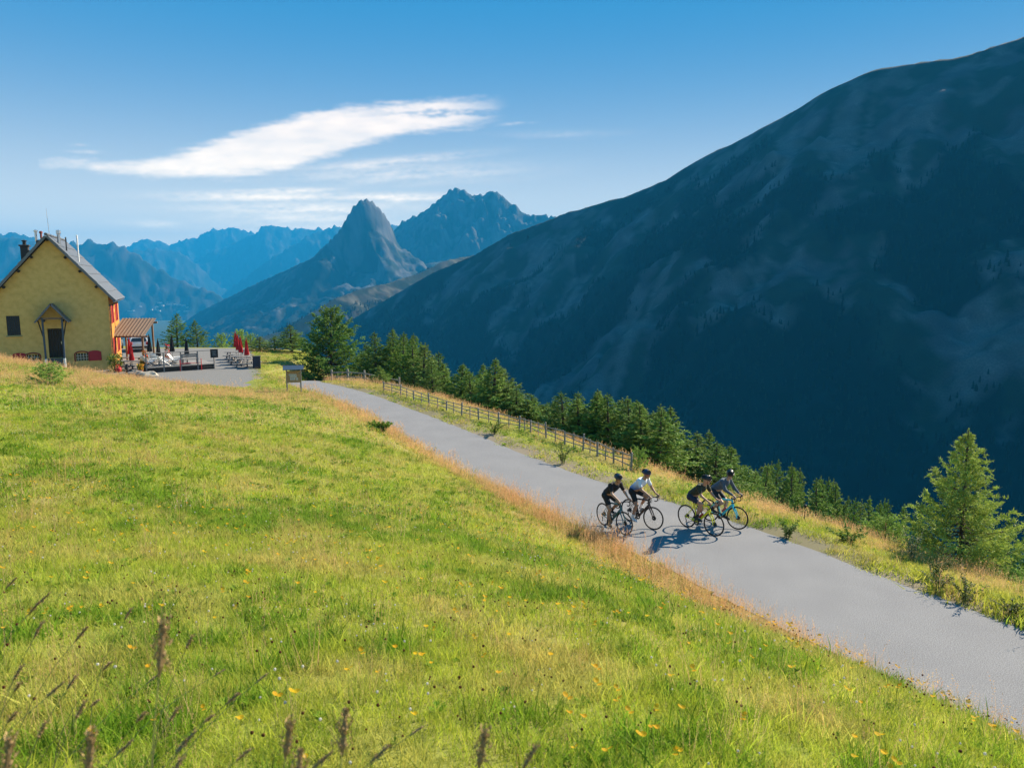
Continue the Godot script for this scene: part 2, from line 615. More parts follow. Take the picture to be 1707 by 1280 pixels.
func build_road():
	var grit := noise_texture(0.35, Color(0.08, 0.08, 0.083), Color(0.40, 0.40, 0.405), 21, 3, 512, [[0.5, Color(0.222, 0.222, 0.228)]])
	var wear := noise_texture(0.012, Color(0.87, 0.87, 0.88), Color(1.0, 1.0, 1.0), 22, 5, 512)
	var m := textured(grit, 0.22, 0.9, 0.12)
	m.detail_enabled = true
	m.detail_blend_mode = BaseMaterial3D.BLEND_MODE_MUL
	m.detail_albedo = wear
	m.detail_uv_layer = BaseMaterial3D.DETAIL_UV_2
	m.uv2_triplanar = true
	m.uv2_world_triplanar = true
	m.uv2_scale = Vector3.ONE * 0.09
	M.asphalt = m
	# resample the centre line with a smooth curve
	var curve := Curve3D.new()
	curve.bake_interval = 0.5
	for i in road_pts.size():
		var a: Vector3 = road_pts[maxi(i - 1, 0)]
		var b: Vector3 = road_pts[mini(i + 1, road_pts.size() - 1)]
		var p: Vector3 = road_pts[i]
		var d := P(b.x - a.x, b.z - a.z, b.y - a.y) / 6.0
		curve.add_point(P(p.x, p.z, p.y), -d, d)
	var pts := curve.get_baked_points()
	var s := Shape.new()
	var rows := []
	for i in pts.size():
		var d := (pts[mini(i + 1, pts.size() - 1)] - pts[maxi(i - 1, 0)]).normalized()
		var r := d.cross(Vector3.UP).normalized()
		var row := []
		var width := road_width(-pts[i].z)
		var ragged := 0.07 * fine.get_noise_2d(i * 0.9, 3.0) + 0.08 * fine.get_noise_2d(i * 0.2, 8.0)
		var ragged2 := 0.07 * fine.get_noise_2d(i * 0.9, 13.0) + 0.08 * fine.get_noise_2d(i * 0.2, 18.0)
		for k in 9:
			var t := k / 4.0 - 1.0
			var o := width * t
			if k == 0: o -= 0.1 + ragged
			if k == 8: o += 0.02 + ragged2
			row.append(pts[i] + r * o + Vector3.UP * (0.03 - 0.045 * t * t - (0.05 if k == 0 or k == 8 else 0.0)))
		rows.append(row)
	for i in rows.size() - 1:
		for k in 8:
			s.tri(rows[i][k], rows[i][k + 1], rows[i + 1][k + 1], Vector3.UP, Vector3.UP, Vector3.UP)
			s.tri(rows[i][k], rows[i + 1][k + 1], rows[i + 1][k], Vector3.UP, Vector3.UP, Vector3.UP)
	var o := part(self, "road", s.mesh(false, false), m)
	tag(o, "narrow grey asphalt road crossing the slope", "", "", "structure")
	# the gravelled lot in front of the hut
	var g := Shape.new()
	var f := 44.0
	while f < 79.5:
		var x := -62.0
		while x < -12.0:
			if in_parking(x + 0.2, f + 0.2) :
				var y := []
				for e in [[0, 0], [0.5, 0], [0.5, 0.5], [0, 0.5]]:
					y.append(P(x + e[0], 0.012 + 0.02 * fine.get_noise_2d((x + e[0]) * 0.3, (f + e[1]) * 0.3), f + e[1]))
				g.tri(y[0], y[1], y[2], Vector3.UP, Vector3.UP, Vector3.UP); g.tri(y[0], y[2], y[3], Vector3.UP, Vector3.UP, Vector3.UP)
			x += 0.5
		f += 0.5
	var gm := textured(noise_texture(0.3, Color(0.10, 0.098, 0.095), Color(0.30, 0.295, 0.285), 31, 4, 512), 0.14, 0.95, 0.6)
	var lot := part(self, "parking_ground", g.mesh(false, false), gm)
	tag(lot, "grey gravelled lot in front of the hut", "", "", "structure")

# ---------------------------------------------------------------- mountains
func spine_height(spines: Array, x: float, f: float, foot: float) -> Vector3:
	# (height of the steepest tent over this place, distance from its crest, crest height)
	var best := Vector3(-1e9, 0, 0)
	for s in spines:
		var pts: Array = s.pts
		var near := 1e18
		var crest := 0.0
		var sign_ := 1.0
		for i in pts.size() - 1:
			var ax: float = pts[i][0]
			var af: float = pts[i][2]
			var dx: float = pts[i + 1][0] - ax
			var df: float = pts[i + 1][2] - af
			var t := clampf(((x - ax) * dx + (f - af) * df) / (dx * dx + df * df), 0, 1)
			var ox := x - ax - dx * t
			var of := f - af - df * t
			var d := ox * ox + of * of
			if d < near:
				near = d
				crest = lerpf(pts[i][1], pts[i + 1][1], t)
				sign_ = signf(ox * df - of * dx)
		near = sqrt(near)
		var slope: float = s.slope if sign_ * s.get("turn", 1.0) >= 0 else s.get("back", s.slope)
		var steep: float = s.get("cliff", 0.0)
		var h := crest - near * slope
		if steep > 0.0:
			var c: float = s.get("cliff_depth", 150.0)
			h = crest - (near * steep if near * steep < c else c + (near - c / steep) * slope)
		if h > best.x:
			best = Vector3(h, near, crest)
	return best

func mountain(called: String, label: String, spines: Array, box: Array, step: Vector2, rough: float, look: Dictionary) -> Dictionary:
	# box: x from, x to, forward from, forward to
	var nx := int((box[1] - box[0]) / step.x) + 1
	var nf := int((box[3] - box[2]) / step.y) + 1
	var v := PackedVector3Array(); v.resize(nx * nf)
	var c := PackedColorArray(); c.resize(nx * nf)
	var idx := PackedInt32Array()
	var rock: Color = look.rock
	var turf: Color = look.turf
	var scree: Color = look.get("scree", rock)
	for j in nf:
		for i in nx:
			var x: float = box[0] + i * step.x
			var f: float = box[2] + j * step.y
			var wob: float = look.get("wobble", 60.0)
			var wx := x + wob * fbm.get_noise_2d(x * 0.004 + 31.0, f * 0.004)
			var wf := f + wob * fbm.get_noise_2d(x * 0.004 - 17.0, f * 0.004 + 5.0)
			var keep := 0.0
			var exact := spine_height(spines, x, f, 0.0)
			var t := spine_height(spines, wx, wf, 0.0)
			var near_crest := exp(-pow(exact.y / (wob * 1.3 + 20.0), 2.0))
			var h := lerpf(t.x, exact.x, near_crest)
			var ridged := 1.0 - 2.0 * absf(fbm.get_noise_2d(x * look.freq, f * look.freq))
			var amp := rough * (0.12 + 0.88 * smoothstep(0.0, look.get("reach", 250.0), exact.y))
			h += amp * (ridged - 0.5) + rough * 0.22 * (0.25 + 0.75 * smoothstep(0.0, 120.0, exact.y)) * fine.get_noise_2d(x * look.freq * 7.0, f * look.freq * 7.0)
			if look.has("jag"):
				h += look.jag * near_crest * (absf(fine.get_noise_2d(x * look.jag_freq, 3.0)) * 1.6 - 0.45)
			v[j * nx + i] = P(x, h, f)
			var below := exact.y
			var q := fbm.get_noise_2d(x * look.freq * 1.7 + 100.0, f * look.freq * 1.7)
			var q2 := fbm.get_noise_2d(x * 0.011 + 7.0, f * 0.011)
			var bare := smoothstep(look.get("bare_lo", -0.05), look.get("bare_hi", 0.2), q + 0.35 * q2 + look.get("bare_bias", 0.0) + 0.4 * (ridged - 0.6))
			var k := turf.lerp(rock, bare)
			k = k.lerp(scree, smoothstep(0.12, 0.3, q2 - 0.2 * q) * look.get("scree_share", 0.0))
			if look.has("streak"):
				# loose rock that has run straight down the fall line
				var along := x * 0.85 - f * 0.53
				var run := fbm.get_noise_2d(along * 0.009 + 0.02 * q, exact.y * 0.0016) + 0.45 * fine.get_noise_2d(along * 0.045, exact.y * 0.006)
				k = k.lerp(scree, smoothstep(0.12, 0.34, run) * smoothstep(30.0, 120.0, exact.y) * 0.75)
			if look.has("wood"):
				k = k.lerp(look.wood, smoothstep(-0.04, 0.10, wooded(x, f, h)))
			var grain := 1.0 + 0.35 * fine.get_noise_2d(x * 0.05, f * 0.05)
			c[j * nx + i] = Color(k.r * grain, k.g * grain, k.b * grain)
	for j in nf - 1:
		for i in nx - 1:
			var o := j * nx + i
			idx.append_array(PackedInt32Array([o, o + nx, o + 1, o + 1, o + nx, o + nx + 1]))
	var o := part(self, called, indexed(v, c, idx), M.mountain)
	tag(o, label, "", "", "structure")
	return {"spines": spines, "v": v, "nx": nx, "nf": nf, "box": box, "step": step}

func build_mountains():
	var m := textured(noise_texture(0.08, Color(0.35, 0.35, 0.35), Color(1, 1, 1), 41, 5, 512), 0.009, 0.95)
	m.vertex_color_use_as_albedo = true
	M.mountain = m
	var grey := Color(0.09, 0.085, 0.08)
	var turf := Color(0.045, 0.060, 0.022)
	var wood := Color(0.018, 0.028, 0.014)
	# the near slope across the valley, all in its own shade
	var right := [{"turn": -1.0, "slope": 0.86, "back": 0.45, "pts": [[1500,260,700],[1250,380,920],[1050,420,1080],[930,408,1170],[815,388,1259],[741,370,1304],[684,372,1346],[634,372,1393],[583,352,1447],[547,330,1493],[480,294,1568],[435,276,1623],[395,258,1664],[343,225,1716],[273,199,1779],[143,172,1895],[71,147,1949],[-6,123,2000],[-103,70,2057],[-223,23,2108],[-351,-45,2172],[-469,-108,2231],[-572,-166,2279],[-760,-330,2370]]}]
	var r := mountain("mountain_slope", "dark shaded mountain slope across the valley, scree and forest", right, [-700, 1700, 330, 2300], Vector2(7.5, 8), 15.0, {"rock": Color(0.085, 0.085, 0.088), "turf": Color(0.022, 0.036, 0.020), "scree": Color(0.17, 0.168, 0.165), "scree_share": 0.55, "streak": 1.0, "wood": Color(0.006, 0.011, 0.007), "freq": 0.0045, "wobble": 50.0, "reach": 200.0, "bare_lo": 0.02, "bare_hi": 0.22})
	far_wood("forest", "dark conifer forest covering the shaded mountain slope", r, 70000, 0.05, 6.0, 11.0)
	var horn := [
		{"slope": 0.85, "cliff": 1.9, "cliff_depth": 190.0, "pts": [[-1130,222,4652],[-1066,308,4706],[-1024,389,4741],[-984,466,4775],[-939,503,4796],[-908,508,4815],[-874,489,4834],[-841,457,4852],[-799,398,4885],[-766,325,4916],[-744,244,4931]]},
		{"slope": 0.92, "pts": [[-2705,-498,5495],[-2414,-348,5356],[-2190,-223,5249],[-1938,-117,5148],[-1682,-16,5012],[-1434,69,4855],[-1235,133,4690],[-1130,222,4652]]},
		{"slope": 0.45, "pts": [[-744,236,4931],[-681,133,4979],[-610,103,5026],[-378,137,5111],[-125,148,5250]]}]
	mountain("horn_peak", "rounded rock horn rising above a wooded blue spur", horn, [-3125, 125, 3750, 6625], Vector2(15.6, 20.4), 34.0, {"rock": Color(0.13, 0.12, 0.115), "turf": Color(0.025, 0.035, 0.016), "scree": Color(0.26, 0.235, 0.2), "scree_share": 0.3, "wood": Color(0.012, 0.02, 0.012), "freq": 0.0042, "wobble": 30.0, "reach": 120.0, "bare_bias": 0.1})
	var twin := [{"slope": 1.0, "pts": [[-952,384,6114],[-901,444,6094],[-774,496,6042],[-649,561,5988],[-550,633,5942],[-476,683,5908],[-405,688,5871],[-335,657,5834],[-265,631,5796],[-219,619,5771],[-172,652,5745],[-122,653,5716],[-60,614,5679],[6,549,5638],[72,503,5596],[138,466,5554],[221,464,5495],[325,426,5421],[522,353,5268]]}]
	mountain("twin_peak", "jagged double summit behind the rounded rock horn", twin, [-1750, 1125, 4375, 6750], Vector2(15.6, 21.6), 70.0, {"rock": Color(0.13, 0.12, 0.115), "turf": Color(0.03, 0.04, 0.02), "scree": Color(0.33, 0.30, 0.26), "scree_share": 0.4, "freq": 0.0045, "wobble": 30.0, "reach": 160.0, "bare_bias": 0.2, "jag": 22.0, "jag_freq": 0.011})
	var spur := [{"slope": 0.5, "pts": [[-1000,-230,2050],[-846,-181,2139],[-739,-162,2231],[-687,-145,2300],[-629,-97,2368],[-573,-56,2454],[-513,-28,2549],[-430,-5,2666],[-338,28,2780],[-259,74,2888],[-197,92,2994],[-129,101,3047],[50,120,3150]]}]
	var sp := mountain("forested_spur", "forested spur with sunlit clearings below the rock horn", spur, [-1150, 250, 1750, 3350], Vector2(11, 14), 26.0, {"rock": Color(0.07, 0.065, 0.05), "turf": Color(0.022, 0.032, 0.016), "scree": Color(0.28, 0.24, 0.16), "scree_share": 0.4, "freq": 0.006, "wobble": 40.0, "reach": 120.0, "bare_lo": 0.1, "bare_hi": 0.3})
	far_wood("forest", "patchy conifer wood covering the spur below the horn", sp, 14000, 0.15, 8.0, 15.0)
	var blue := {"rock": grey, "turf": Color(0.03, 0.04, 0.02), "freq": 0.0026, "wobble": 60.0, "reach": 250.0, "jag": 45.0, "jag_freq": 0.006}
	var lm := mountain("left_mountain", "broad blue mountain behind the hut roof", [
		{"slope": 0.95, "pts": [[-5597,374,7310],[-4923,404,7336],[-4808,414,7338],[-4638,380,7338],[-4349,329,7332],[-4173,346,7327],[-4053,363,7324],[-3847,351,7311],[-3729,317,7302],[-3585,232,7288],[-3410,117,7270],[-3174,4,7240],[-2936,-82,7206],[-2787,-137,7181],[-2460,-306,7119]]}], [-7130, -2015, 5115, 8680], Vector2(28.0, 33.6), 70.0, blue)
	village(lm)
	mountain("far_mountain", "pale peak far behind the hut", [{"slope": 0.9, "pts": [[-7310,437,9010],[-6740,551,9391],[-6412,578,9619],[-6331,620,9671],[-6253,585,9724],[-6118,537,9807],[-5955,466,9909],[-5610,250,10030]]}], [-7820, -5270, 8500, 10710], Vector2(33.7, 45.9), 60.0, blue)
	mountain("far_mountain", "blue middle ridge falling to the left behind the horn spur", [{"slope": 0.9, "pts": [[-4250,-481,10200],[-3963,-201,10316],[-3662,42,10426],[-3380,292,10610],[-3086,507,10786],[-2864,656,10936],[-2598,760,11089],[-2254,794,11337],[-1530,811,11560]]}], [-4760, -1190, 9350, 12410], Vector2(30.6, 42.8), 70.0, blue)
	mountain("far_mountain", "low pale foothills before the farthest jagged range", [{"slope": 0.9, "pts": [[-6460,335,10880],[-5761,411,11184],[-5328,473,11397],[-5032,406,11529],[-4808,228,11625],[-4583,-44,11715],[-4269,-325,11834]]}], [-6800, -3740, 10200, 12750], Vector2(33.7, 45.9), 70.0, blue)
	mountain("far_mountain", "pale jagged range with a square topped summit", [{"slope": 0.8, "pts": [[-5440,199,12546],[-5018,445,12641],[-4752,566,12743],[-4522,700,12826],[-4340,763,12889],[-4235,874,12923],[-4168,916,12946],[-4060,887,12980],[-3918,901,13024],[-3779,853,13064],[-3636,875,13105],[-3494,848,13144],[-3347,881,13182],[-3154,833,13229],[-2550,811,13345]]}], [-5610, -2210, 11900, 14110], Vector2(30.6, 45.9), 60.0, blue)
	mountain("far_mountain", "farthest pale jagged range on the left skyline", [{"slope": 0.8, "pts": [[-7650,335,13430],[-6873,586,13670],[-6781,673,13714],[-6649,719,13780],[-6518,680,13841],[-6400,704,13898],[-6295,631,13945],[-6156,687,14008],[-6013,745,14069],[-5822,770,14149],[-5675,884,14209],[-5545,942,14260],[-5409,935,14312],[-5250,983,14372],[-5132,930,14414],[-4983,889,14465],[-4850,869,14511],[-4250,675,14705]]}], [-7990, -3910, 12920, 15300], Vector2(30.6, 45.9), 60.0, blue)

func village(on: Dictionary):
	# the roofs of a far village, a few pixels in all
	var places := []
	var tints := PackedColorArray()
	var box := BoxMesh.new()
	while places.size() < 70:
		var i := rng.randi_range(1, on.nx - 2)
		var j := rng.randi_range(1, on.nf - 2)
		var p: Vector3 = on.v[j * on.nx + i]
		if p.y > -215 or p.y < -300 or p.x < -3800 or p.x > -3000:
			continue
		places.append(Transform3D(Basis(Vector3.UP, rng.randf() * TAU).scaled(Vector3(rng.randf_range(16, 40), 12, 16)), p + Vector3(rng.randf_range(-9, 9), 3.0, rng.randf_range(-9, 9))))
		var g := rng.randf_range(0.6, 1.0)
		tints.append(Color(0.75 * g, 0.68 * g, 0.6 * g))
	multi("village", "pale specks of a far village in the hazy valley", box, M.paint, places, tints, "village")

func wooded(x: float, f: float, y: float) -> float:
	var lowness := clampf((90.0 - y) / 380.0, -0.6, 0.8)
	return fbm.get_noise_2d(x * 0.0032 + 50.0, f * 0.0032) + 0.35 * fine.get_noise_2d(x * 0.012, f * 0.012) + lowness * 0.45 - 0.06

func spine_gap(on: Dictionary, i: int, j: int) -> float:
	var p: Vector3 = on.v[j * on.nx + i]
	return spine_height(on.spines, p.x, -p.z, 0.0).y

func cone_tree() -> ArrayMesh:
	var s := Shape.new()
	for k in 3:
		var y := 0.12 + 0.26 * k
		var r := 0.20 - 0.05 * k
		var tip := Vector3(0, y + 0.42, 0)
		for i in 6:
			var a := TAU * i / 6 + k
			var b := TAU * (i + 1) / 6 + k
			s.tri(tip, Vector3(cos(a) * r * 1.1, y, sin(a) * r * 1.1), Vector3(cos((a + b) / 2) * r * 0.7, y + 0.05, sin((a + b) / 2) * r * 0.7))
			s.tri(tip, Vector3(cos((a + b) / 2) * r * 0.7, y + 0.05, sin((a + b) / 2) * r * 0.7), Vector3(cos(b) * r * 1.1, y, sin(b) * r * 1.1))
	return s.mesh(true, false)

func multi(called: String, label: String, mesh: Mesh, m: Material, places: Array, tints: PackedColorArray, category := "grass") -> MultiMeshInstance3D:
	var mm := MultiMesh.new()
	mm.transform_format = MultiMesh.TRANSFORM_3D
	mm.use_colors = true
	mm.mesh = mesh
	mm.instance_count = places.size()
	for i in places.size():
		mm.set_instance_transform(i, places[i])
		mm.set_instance_color(i, tints[i])
	var o := MultiMeshInstance3D.new()
	o.name = numbered(called)
	o.multimesh = mm
	o.material_override = m
	add_child(o)
	tag(o, label, category, "", "stuff")
	return o

func far_wood(called: String, label: String, on: Dictionary, tries: int, bias: float, lo: float, hi: float):
	var places := []
	var tints := PackedColorArray()
	for n in tries:
		var i := rng.randi_range(1, on.nx - 2)
		var j := rng.randi_range(1, on.nf - 2)
		var p: Vector3 = on.v[j * on.nx + i]
		var q: Vector3 = on.v[j * on.nx + i + 1]
		var r: Vector3 = on.v[(j + 1) * on.nx + i]
		var x := p.x
		var f := -p.z
		if spine_gap(on, i, j) < 60.0:
			continue
		if wooded(x, f, p.y) + bias < 0.02:
			continue
		var at := p + (q - p) * rng.randf() + (r - p) * rng.randf()
		var h := rng.randf_range(lo, hi)
		places.append(Transform3D(Basis(Vector3.UP, rng.randf() * TAU).scaled(Vector3(h * 1.1, h, h * 1.1)), at - Vector3.UP * 1.0))
		var g := rng.randf_range(0.7, 1.3)
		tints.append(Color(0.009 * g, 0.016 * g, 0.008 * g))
	multi(called, label, cone_tree(), M.needle, places, tints, "forest")

# ---------------------------------------------------------------- the hut
func build_hut():
	var w := 3.85   # half width of the gable
	var eave := 6.0
	var apex := 10.45
	var deep := 9.5
	var t := thing("mountain_hut", "ochre plastered mountain hut with steep grey metal roof", "hut", P(-35.83, 0, 58.76), deg_to_rad(23.5))
	var plaster := textured(noise_texture(0.012, Color(0.58, 0.39, 0.13), Color(0.78, 0.545, 0.205), 51, 5, 512, [[0.5, Color(0.71, 0.485, 0.165)]]), 0.35, 0.95)
	plaster.detail_enabled = true
	plaster.detail_blend_mode = BaseMaterial3D.BLEND_MODE_MUL
	plaster.detail_albedo = noise_texture(0.12, Color(0.8, 0.8, 0.8), Color(1, 1, 1), 52, 4, 256)
	plaster.detail_uv_layer = BaseMaterial3D.DETAIL_UV_2
	plaster.uv2_triplanar = true; plaster.uv2_world_triplanar = true; plaster.uv2_scale = Vector3.ONE * 0.8
	var orange := textured(noise_texture(0.03, Color(0.50, 0.20, 0.04), Color(0.62, 0.29, 0.07), 53, 4, 256), 0.6, 0.95)
	var gable := CSGPolygon3D.new()
	gable.name = "gable_wall"
	gable.polygon = PackedVector2Array([Vector2(-w, -1.6), Vector2(w, -1.6), Vector2(w, eave), Vector2(0, apex - 0.12), Vector2(-w, eave)])
	gable.depth = 0.5
	gable.material = plaster
	t.add_child(gable)
	# CSGPolygon extrudes towards -z from its origin
	gable.position = Vector3(0, 0, 0)
	var holes := [[Vector3(0, 2.28, 0), Vector3(1.05, 2.3, 0.5)], [Vector3(-2.72, 3.72, 0), Vector3(0.88, 1.5, 0.3)]]
	for x in [-1.62, 1.72]:
		holes.append([Vector3(x, 1.12, 0), Vector3(0.86, 0.62, 0.44)])
	for hole in holes:
		var b := CSGBox3D.new()
		b.operation = CSGShape3D.OPERATION_SUBTRACTION
		b.size = hole[1]
		b.position = hole[0]
		b.name = "opening"
		b.material = plaster
		gable.add_child(b, true)
	var s := Shape.new()
	s.box(Vector3(w - 0.2, (eave - 1.6) / 2.0, -0.5 - (deep - 0.5) / 2.0), Vector3(0.4, eave + 1.6, deep - 0.5))
	part(t, "side_wall", s.mesh(false, false), orange)
	s = Shape.new()
	s.box(Vector3(-w + 0.2, (eave - 1.6) / 2.0, -0.5 - (deep - 0.5) / 2.0), Vector3(0.4, eave + 1.6, deep - 0.5))
	part(t, "side_wall", s.mesh(false, false), plaster)
	s = Shape.new()
	s.quad(Vector3(-w + 0.4, -1.6, -deep), Vector3(w - 0.4, -1.6, -deep), Vector3(w - 0.4, eave, -deep), Vector3(-w + 0.4, eave, -deep))
	s.tri(Vector3(-w + 0.4, eave, -deep), Vector3(w - 0.4, eave, -deep), Vector3(0, apex - 0.6, -deep))
	part(t, "back_wall", s.mesh(false, false), plaster)
	# corner stones painted along the sunny edge
	var q := [mat(Color(0.42, 0.155, 0.03), 0.9), mat(Color(0.55, 0.30, 0.07), 0.9), mat(Color(0.30, 0.13, 0.04), 0.9)]
	var y := -0.4
	var k := 0
	while y < 5.9:
		var hh := 0.27
		s = Shape.new()
		var long := 0.75 if k % 2 == 0 else 0.45
		s.box(Vector3(w + 0.006, y + hh / 2, -long / 2 - 0.02), Vector3(0.03, hh - 0.02, long), Basis(), 0.006)
		part(t, "corner_stone", s.mesh(false, false), q[(k * 7 / 3) % 3])
		s = Shape.new()
		s.box(Vector3(w + 0.004, y + hh / 2, -4.6 - (0.2 if k % 2 else 0.0)), Vector3(0.03, hh - 0.02, long), Basis(), 0.006)
		part(t, "corner_stone", s.mesh(false, false), q[(k * 5 / 3 + 1) % 3])
		y += hh
		k += 1
	for z in [-2.6, -6.8]:
		for yy in [1.7, 4.4]:
			s = Shape.new()
			s.box(Vector3(w + 0.03, yy, z - 0.75), Vector3(0.06, 1.5, 0.55), Basis(), 0.01)
			part(t, "shutter", s.mesh(false, false), mat(Color(0.38, 0.02, 0.02), 0.7))
			s = Shape.new()
			s.box(Vector3(w + 0.03, yy, z + 0.75), Vector3(0.06, 1.5, 0.55), Basis(), 0.01)
			part(t, "shutter", s.mesh(false, false), mat(Color(0.38, 0.02, 0.02), 0.7))
			s = Shape.new()
			s.box(Vector3(w + 0.01, yy, z), Vector3(0.02, 1.45, 0.9))
			part(t, "side_window", s.mesh(false, false), M.glass)
	# roof: panels laid from eave to ridge, each over the one below
	var slope := Vector3(w, eave - apex, 0).normalized()
	var length := Vector2(w, apex - eave).length() + 0.62
	var sheet := textured(noise_texture(0.02, Color(0.10, 0.105, 0.115), Color(0.19, 0.20, 0.215), 55, 4, 256), 0.6, 0.42)
	sheet.metallic = 0.35
	for side in [-1.0, 1.0]:
		var down := Vector3(slope.x * side, slope.y, 0)
		var out := Vector3(-down.y * side, down.x * side, 0)
		if out.y < 0: out = -out
		var rows := 7
		for r in rows:
			var a := r * length / rows
			var b := (r + 1) * length / rows + 0.08
			for col in 4:
				var z0 := 0.55 - col * (deep + 1.0) / 4.0
				var z1 := 0.55 - (col + 1) * (deep + 1.0) / 4.0 + 0.015
				s = Shape.new()
				var lift := 0.10 + 0.035 + 0.0
				var p0 := Vector3(0, apex, 0) + down * a + out * lift
				var p1 := Vector3(0, apex, 0) + down * b + out * (lift + 0.035)
				s.beam((p0 + p1) / 2 + Vector3(0, 0, z0), (p0 + p1) / 2 + Vector3(0, 0, z1), p0.distance_to(p1), 0.03, (p0 - p1).cross(Vector3(0, 0, 1)) * (-side))
				part(t, "roof_panel", s.mesh(false, false), sheet)
		s = Shape.new()
		var mid := Vector3(0, apex, 0) + down * (length / 2)
		s.beam(mid + out * 0.03 + Vector3(0, 0, 0.45), mid + out * 0.03 + Vector3(0, 0, -deep - 0.3), length, 0.10, out)
		part(t, "roof_deck", s.mesh(false, false), M.dark_wood)
		s = Shape.new()
		s.beam(Vector3(0, apex, 0.52) + out * 0.07, Vector3(0, apex, 0.52) + down * length + out * 0.07, 0.17, 0.05, Vector3(0, 0, 1))
		part(t, "bargeboard", s.mesh(false, false), mat(Color(0.13, 0.14, 0.16), 0.6))
		for d in [0.12, 1.9, 3.3, 4.9]:
			s = Shape.new()
			var p: Vector3 = Vector3(0, apex, 0) + down * d - out * 0.14
			s.box(p + Vector3(0, 0, 0.2), Vector3(0.16, 0.18, 0.5), Basis(Vector3(0, 0, 1), atan2(down.y, down.x)))
			part(t, "purlin", s.mesh(false, false), M.dark_wood)
	s = Shape.new()
	s.tube([Vector3(0, apex + 0.2, 0.58), Vector3(0, apex + 0.2, -deep - 0.4)], [0.12], 8)
	part(t, "ridge_cap", s.mesh(false, false), sheet)
	var eave_at := Vector3(0, apex, 0) + slope * (length + 0.04)
	s = Shape.new()
	var gutter := []
	for i in 9:
		gutter.append(PI + PI * i / 8.0)
	for i in 8:
		var a0 := eave_at + Vector3(cos(gutter[i]), sin(gutter[i]), 0) * 0.09
		var a1 := eave_at + Vector3(cos(gutter[i + 1]), sin(gutter[i + 1]), 0) * 0.09
		s.quad(a0 + Vector3(0, 0, 0.5), a1 + Vector3(0, 0, 0.5), a1 + Vector3(0, 0, -deep - 0.4), a0 + Vector3(0, 0, -deep - 0.4))
	part(t, "gutter", s.mesh(false, false), M.metal)
	s = Shape.new()
	s.tube([eave_at + Vector3(0, -0.08, 0.3), eave_at + Vector3(-0.1, -0.35, 0.25), Vector3(w + 0.08, eave - 0.75, 0.1), Vector3(w + 0.08, -0.2, 0.1)], [0.045], 8)
	part(t, "downpipe", s.mesh(false, false), M.dark_metal)
	# ladder hooks and a second dark roof strip of solar sheets
	# chimneys, flues and aerials
	s = Shape.new()
	s.box(Vector3(-1.95, 8.7, -2.6), Vector3(0.55, 2.3, 0.55), Basis(), 0.03)
	s.box(Vector3(-1.95, 9.88, -2.6), Vector3(0.72, 0.12, 0.72), Basis(), 0.02)
	var ch := part(t, "chimney", s.mesh(false, false), mat(Color(0.055, 0.05, 0.05), 0.9))
	s = Shape.new()
	s.lathe([Vector2(0.13, 9.9), Vector2(0.13, 10.2), Vector2(0.19, 10.22), Vector2(0.19, 10.28), Vector2(0, 10.34)], 12, Basis(), Vector3(-1.95, 0, -2.6))
	part(ch, "chimney_pot", s.mesh(false, false), M.black)
	s = Shape.new()
	s.box(Vector3(-1.15, 9.5, -4.5), Vector3(0.5, 1.8, 0.5), Basis(), 0.03)
	ch = part(t, "chimney", s.mesh(false, false), M.dark_metal)
	s = Shape.new()
	s.lathe([Vector2(0.09, 10.3), Vector2(0.09, 11.05), Vector2(0.14, 11.07), Vector2(0.14, 11.2), Vector2(0, 11.25)], 12, Basis(), Vector3(-1.4, 0, -4.5))
	part(ch, "flue", s.mesh(false, false), M.metal)
	s = Shape.new()
	s.lathe([Vector2(0.08, 10.3), Vector2(0.08, 10.95), Vector2(0.13, 10.97), Vector2(0.13, 11.1), Vector2(0, 11.15)], 12, Basis(), Vector3(-1.02, 0, -4.4))
	part(ch, "flue", s.mesh(false, false), mat(Color(0.28, 0.07, 0.05), 0.7))
	s = Shape.new()
	s.lathe([Vector2(0.12, 9.6), Vector2(0.12, 10.75), Vector2(0.17, 10.8), Vector2(0.16, 11.05), Vector2(0, 11.1)], 12, Basis(), Vector3(0.62, 0, -1.2))
	part(t, "flue", s.mesh(false, false), M.metal)
	s = Shape.new()
	s.lathe([Vector2(0.05, 9.4), Vector2(0.05, 10.55), Vector2(0, 10.57)], 10, Basis(), Vector3(1.05, 0, -1.6))
	part(t, "flue", s.mesh(false, false), M.dark_metal)
	s = Shape.new()
	s.lathe([Vector2(0.06, 8.6), Vector2(0.06, 10.75), Vector2(0, 10.8)], 10, Basis(), Vector3(1.75, 0, -2.4))
	part(t, "vent_pole", s.mesh(false, false), M.white)
	s = Shape.new()
	s.tube([Vector3(-0.3, 10.3, -3.6), Vector3(-0.4, 12.9, -3.6)], [0.025, 0.012], 6)
	part(t, "aerial", s.mesh(false, false), M.metal)
	# closed shutters of the upper window
	var win := Node3D.new()
	win.name = "window"
	t.add_child(win, true)
	for sx in [-0.215, 0.215]:
		s = Shape.new()
		for b in 3:
			s.box(Vector3(-2.72 + sx + (b - 1) * 0.143, 3.72, -0.03), Vector3(0.136, 1.48, 0.04), Basis(), 0.008)
		s.box(Vector3(-2.72 + sx, 4.2, 0.005), Vector3(0.41, 0.1, 0.03))
		s.box(Vector3(-2.72 + sx, 3.25, 0.005), Vector3(0.41, 0.1, 0.03))
		part(win, "shutter", s.mesh(false, false), mat(Color(0.028, 0.030, 0.034), 0.8))
	s = Shape.new()
	s.box(Vector3(-2.72, 2.9, 0.05), Vector3(1.06, 0.08, 0.2), Basis(), 0.01)
	part(win, "window_sill", s.mesh(false, false), mat(Color(0.34, 0.28, 0.14), 0.9))
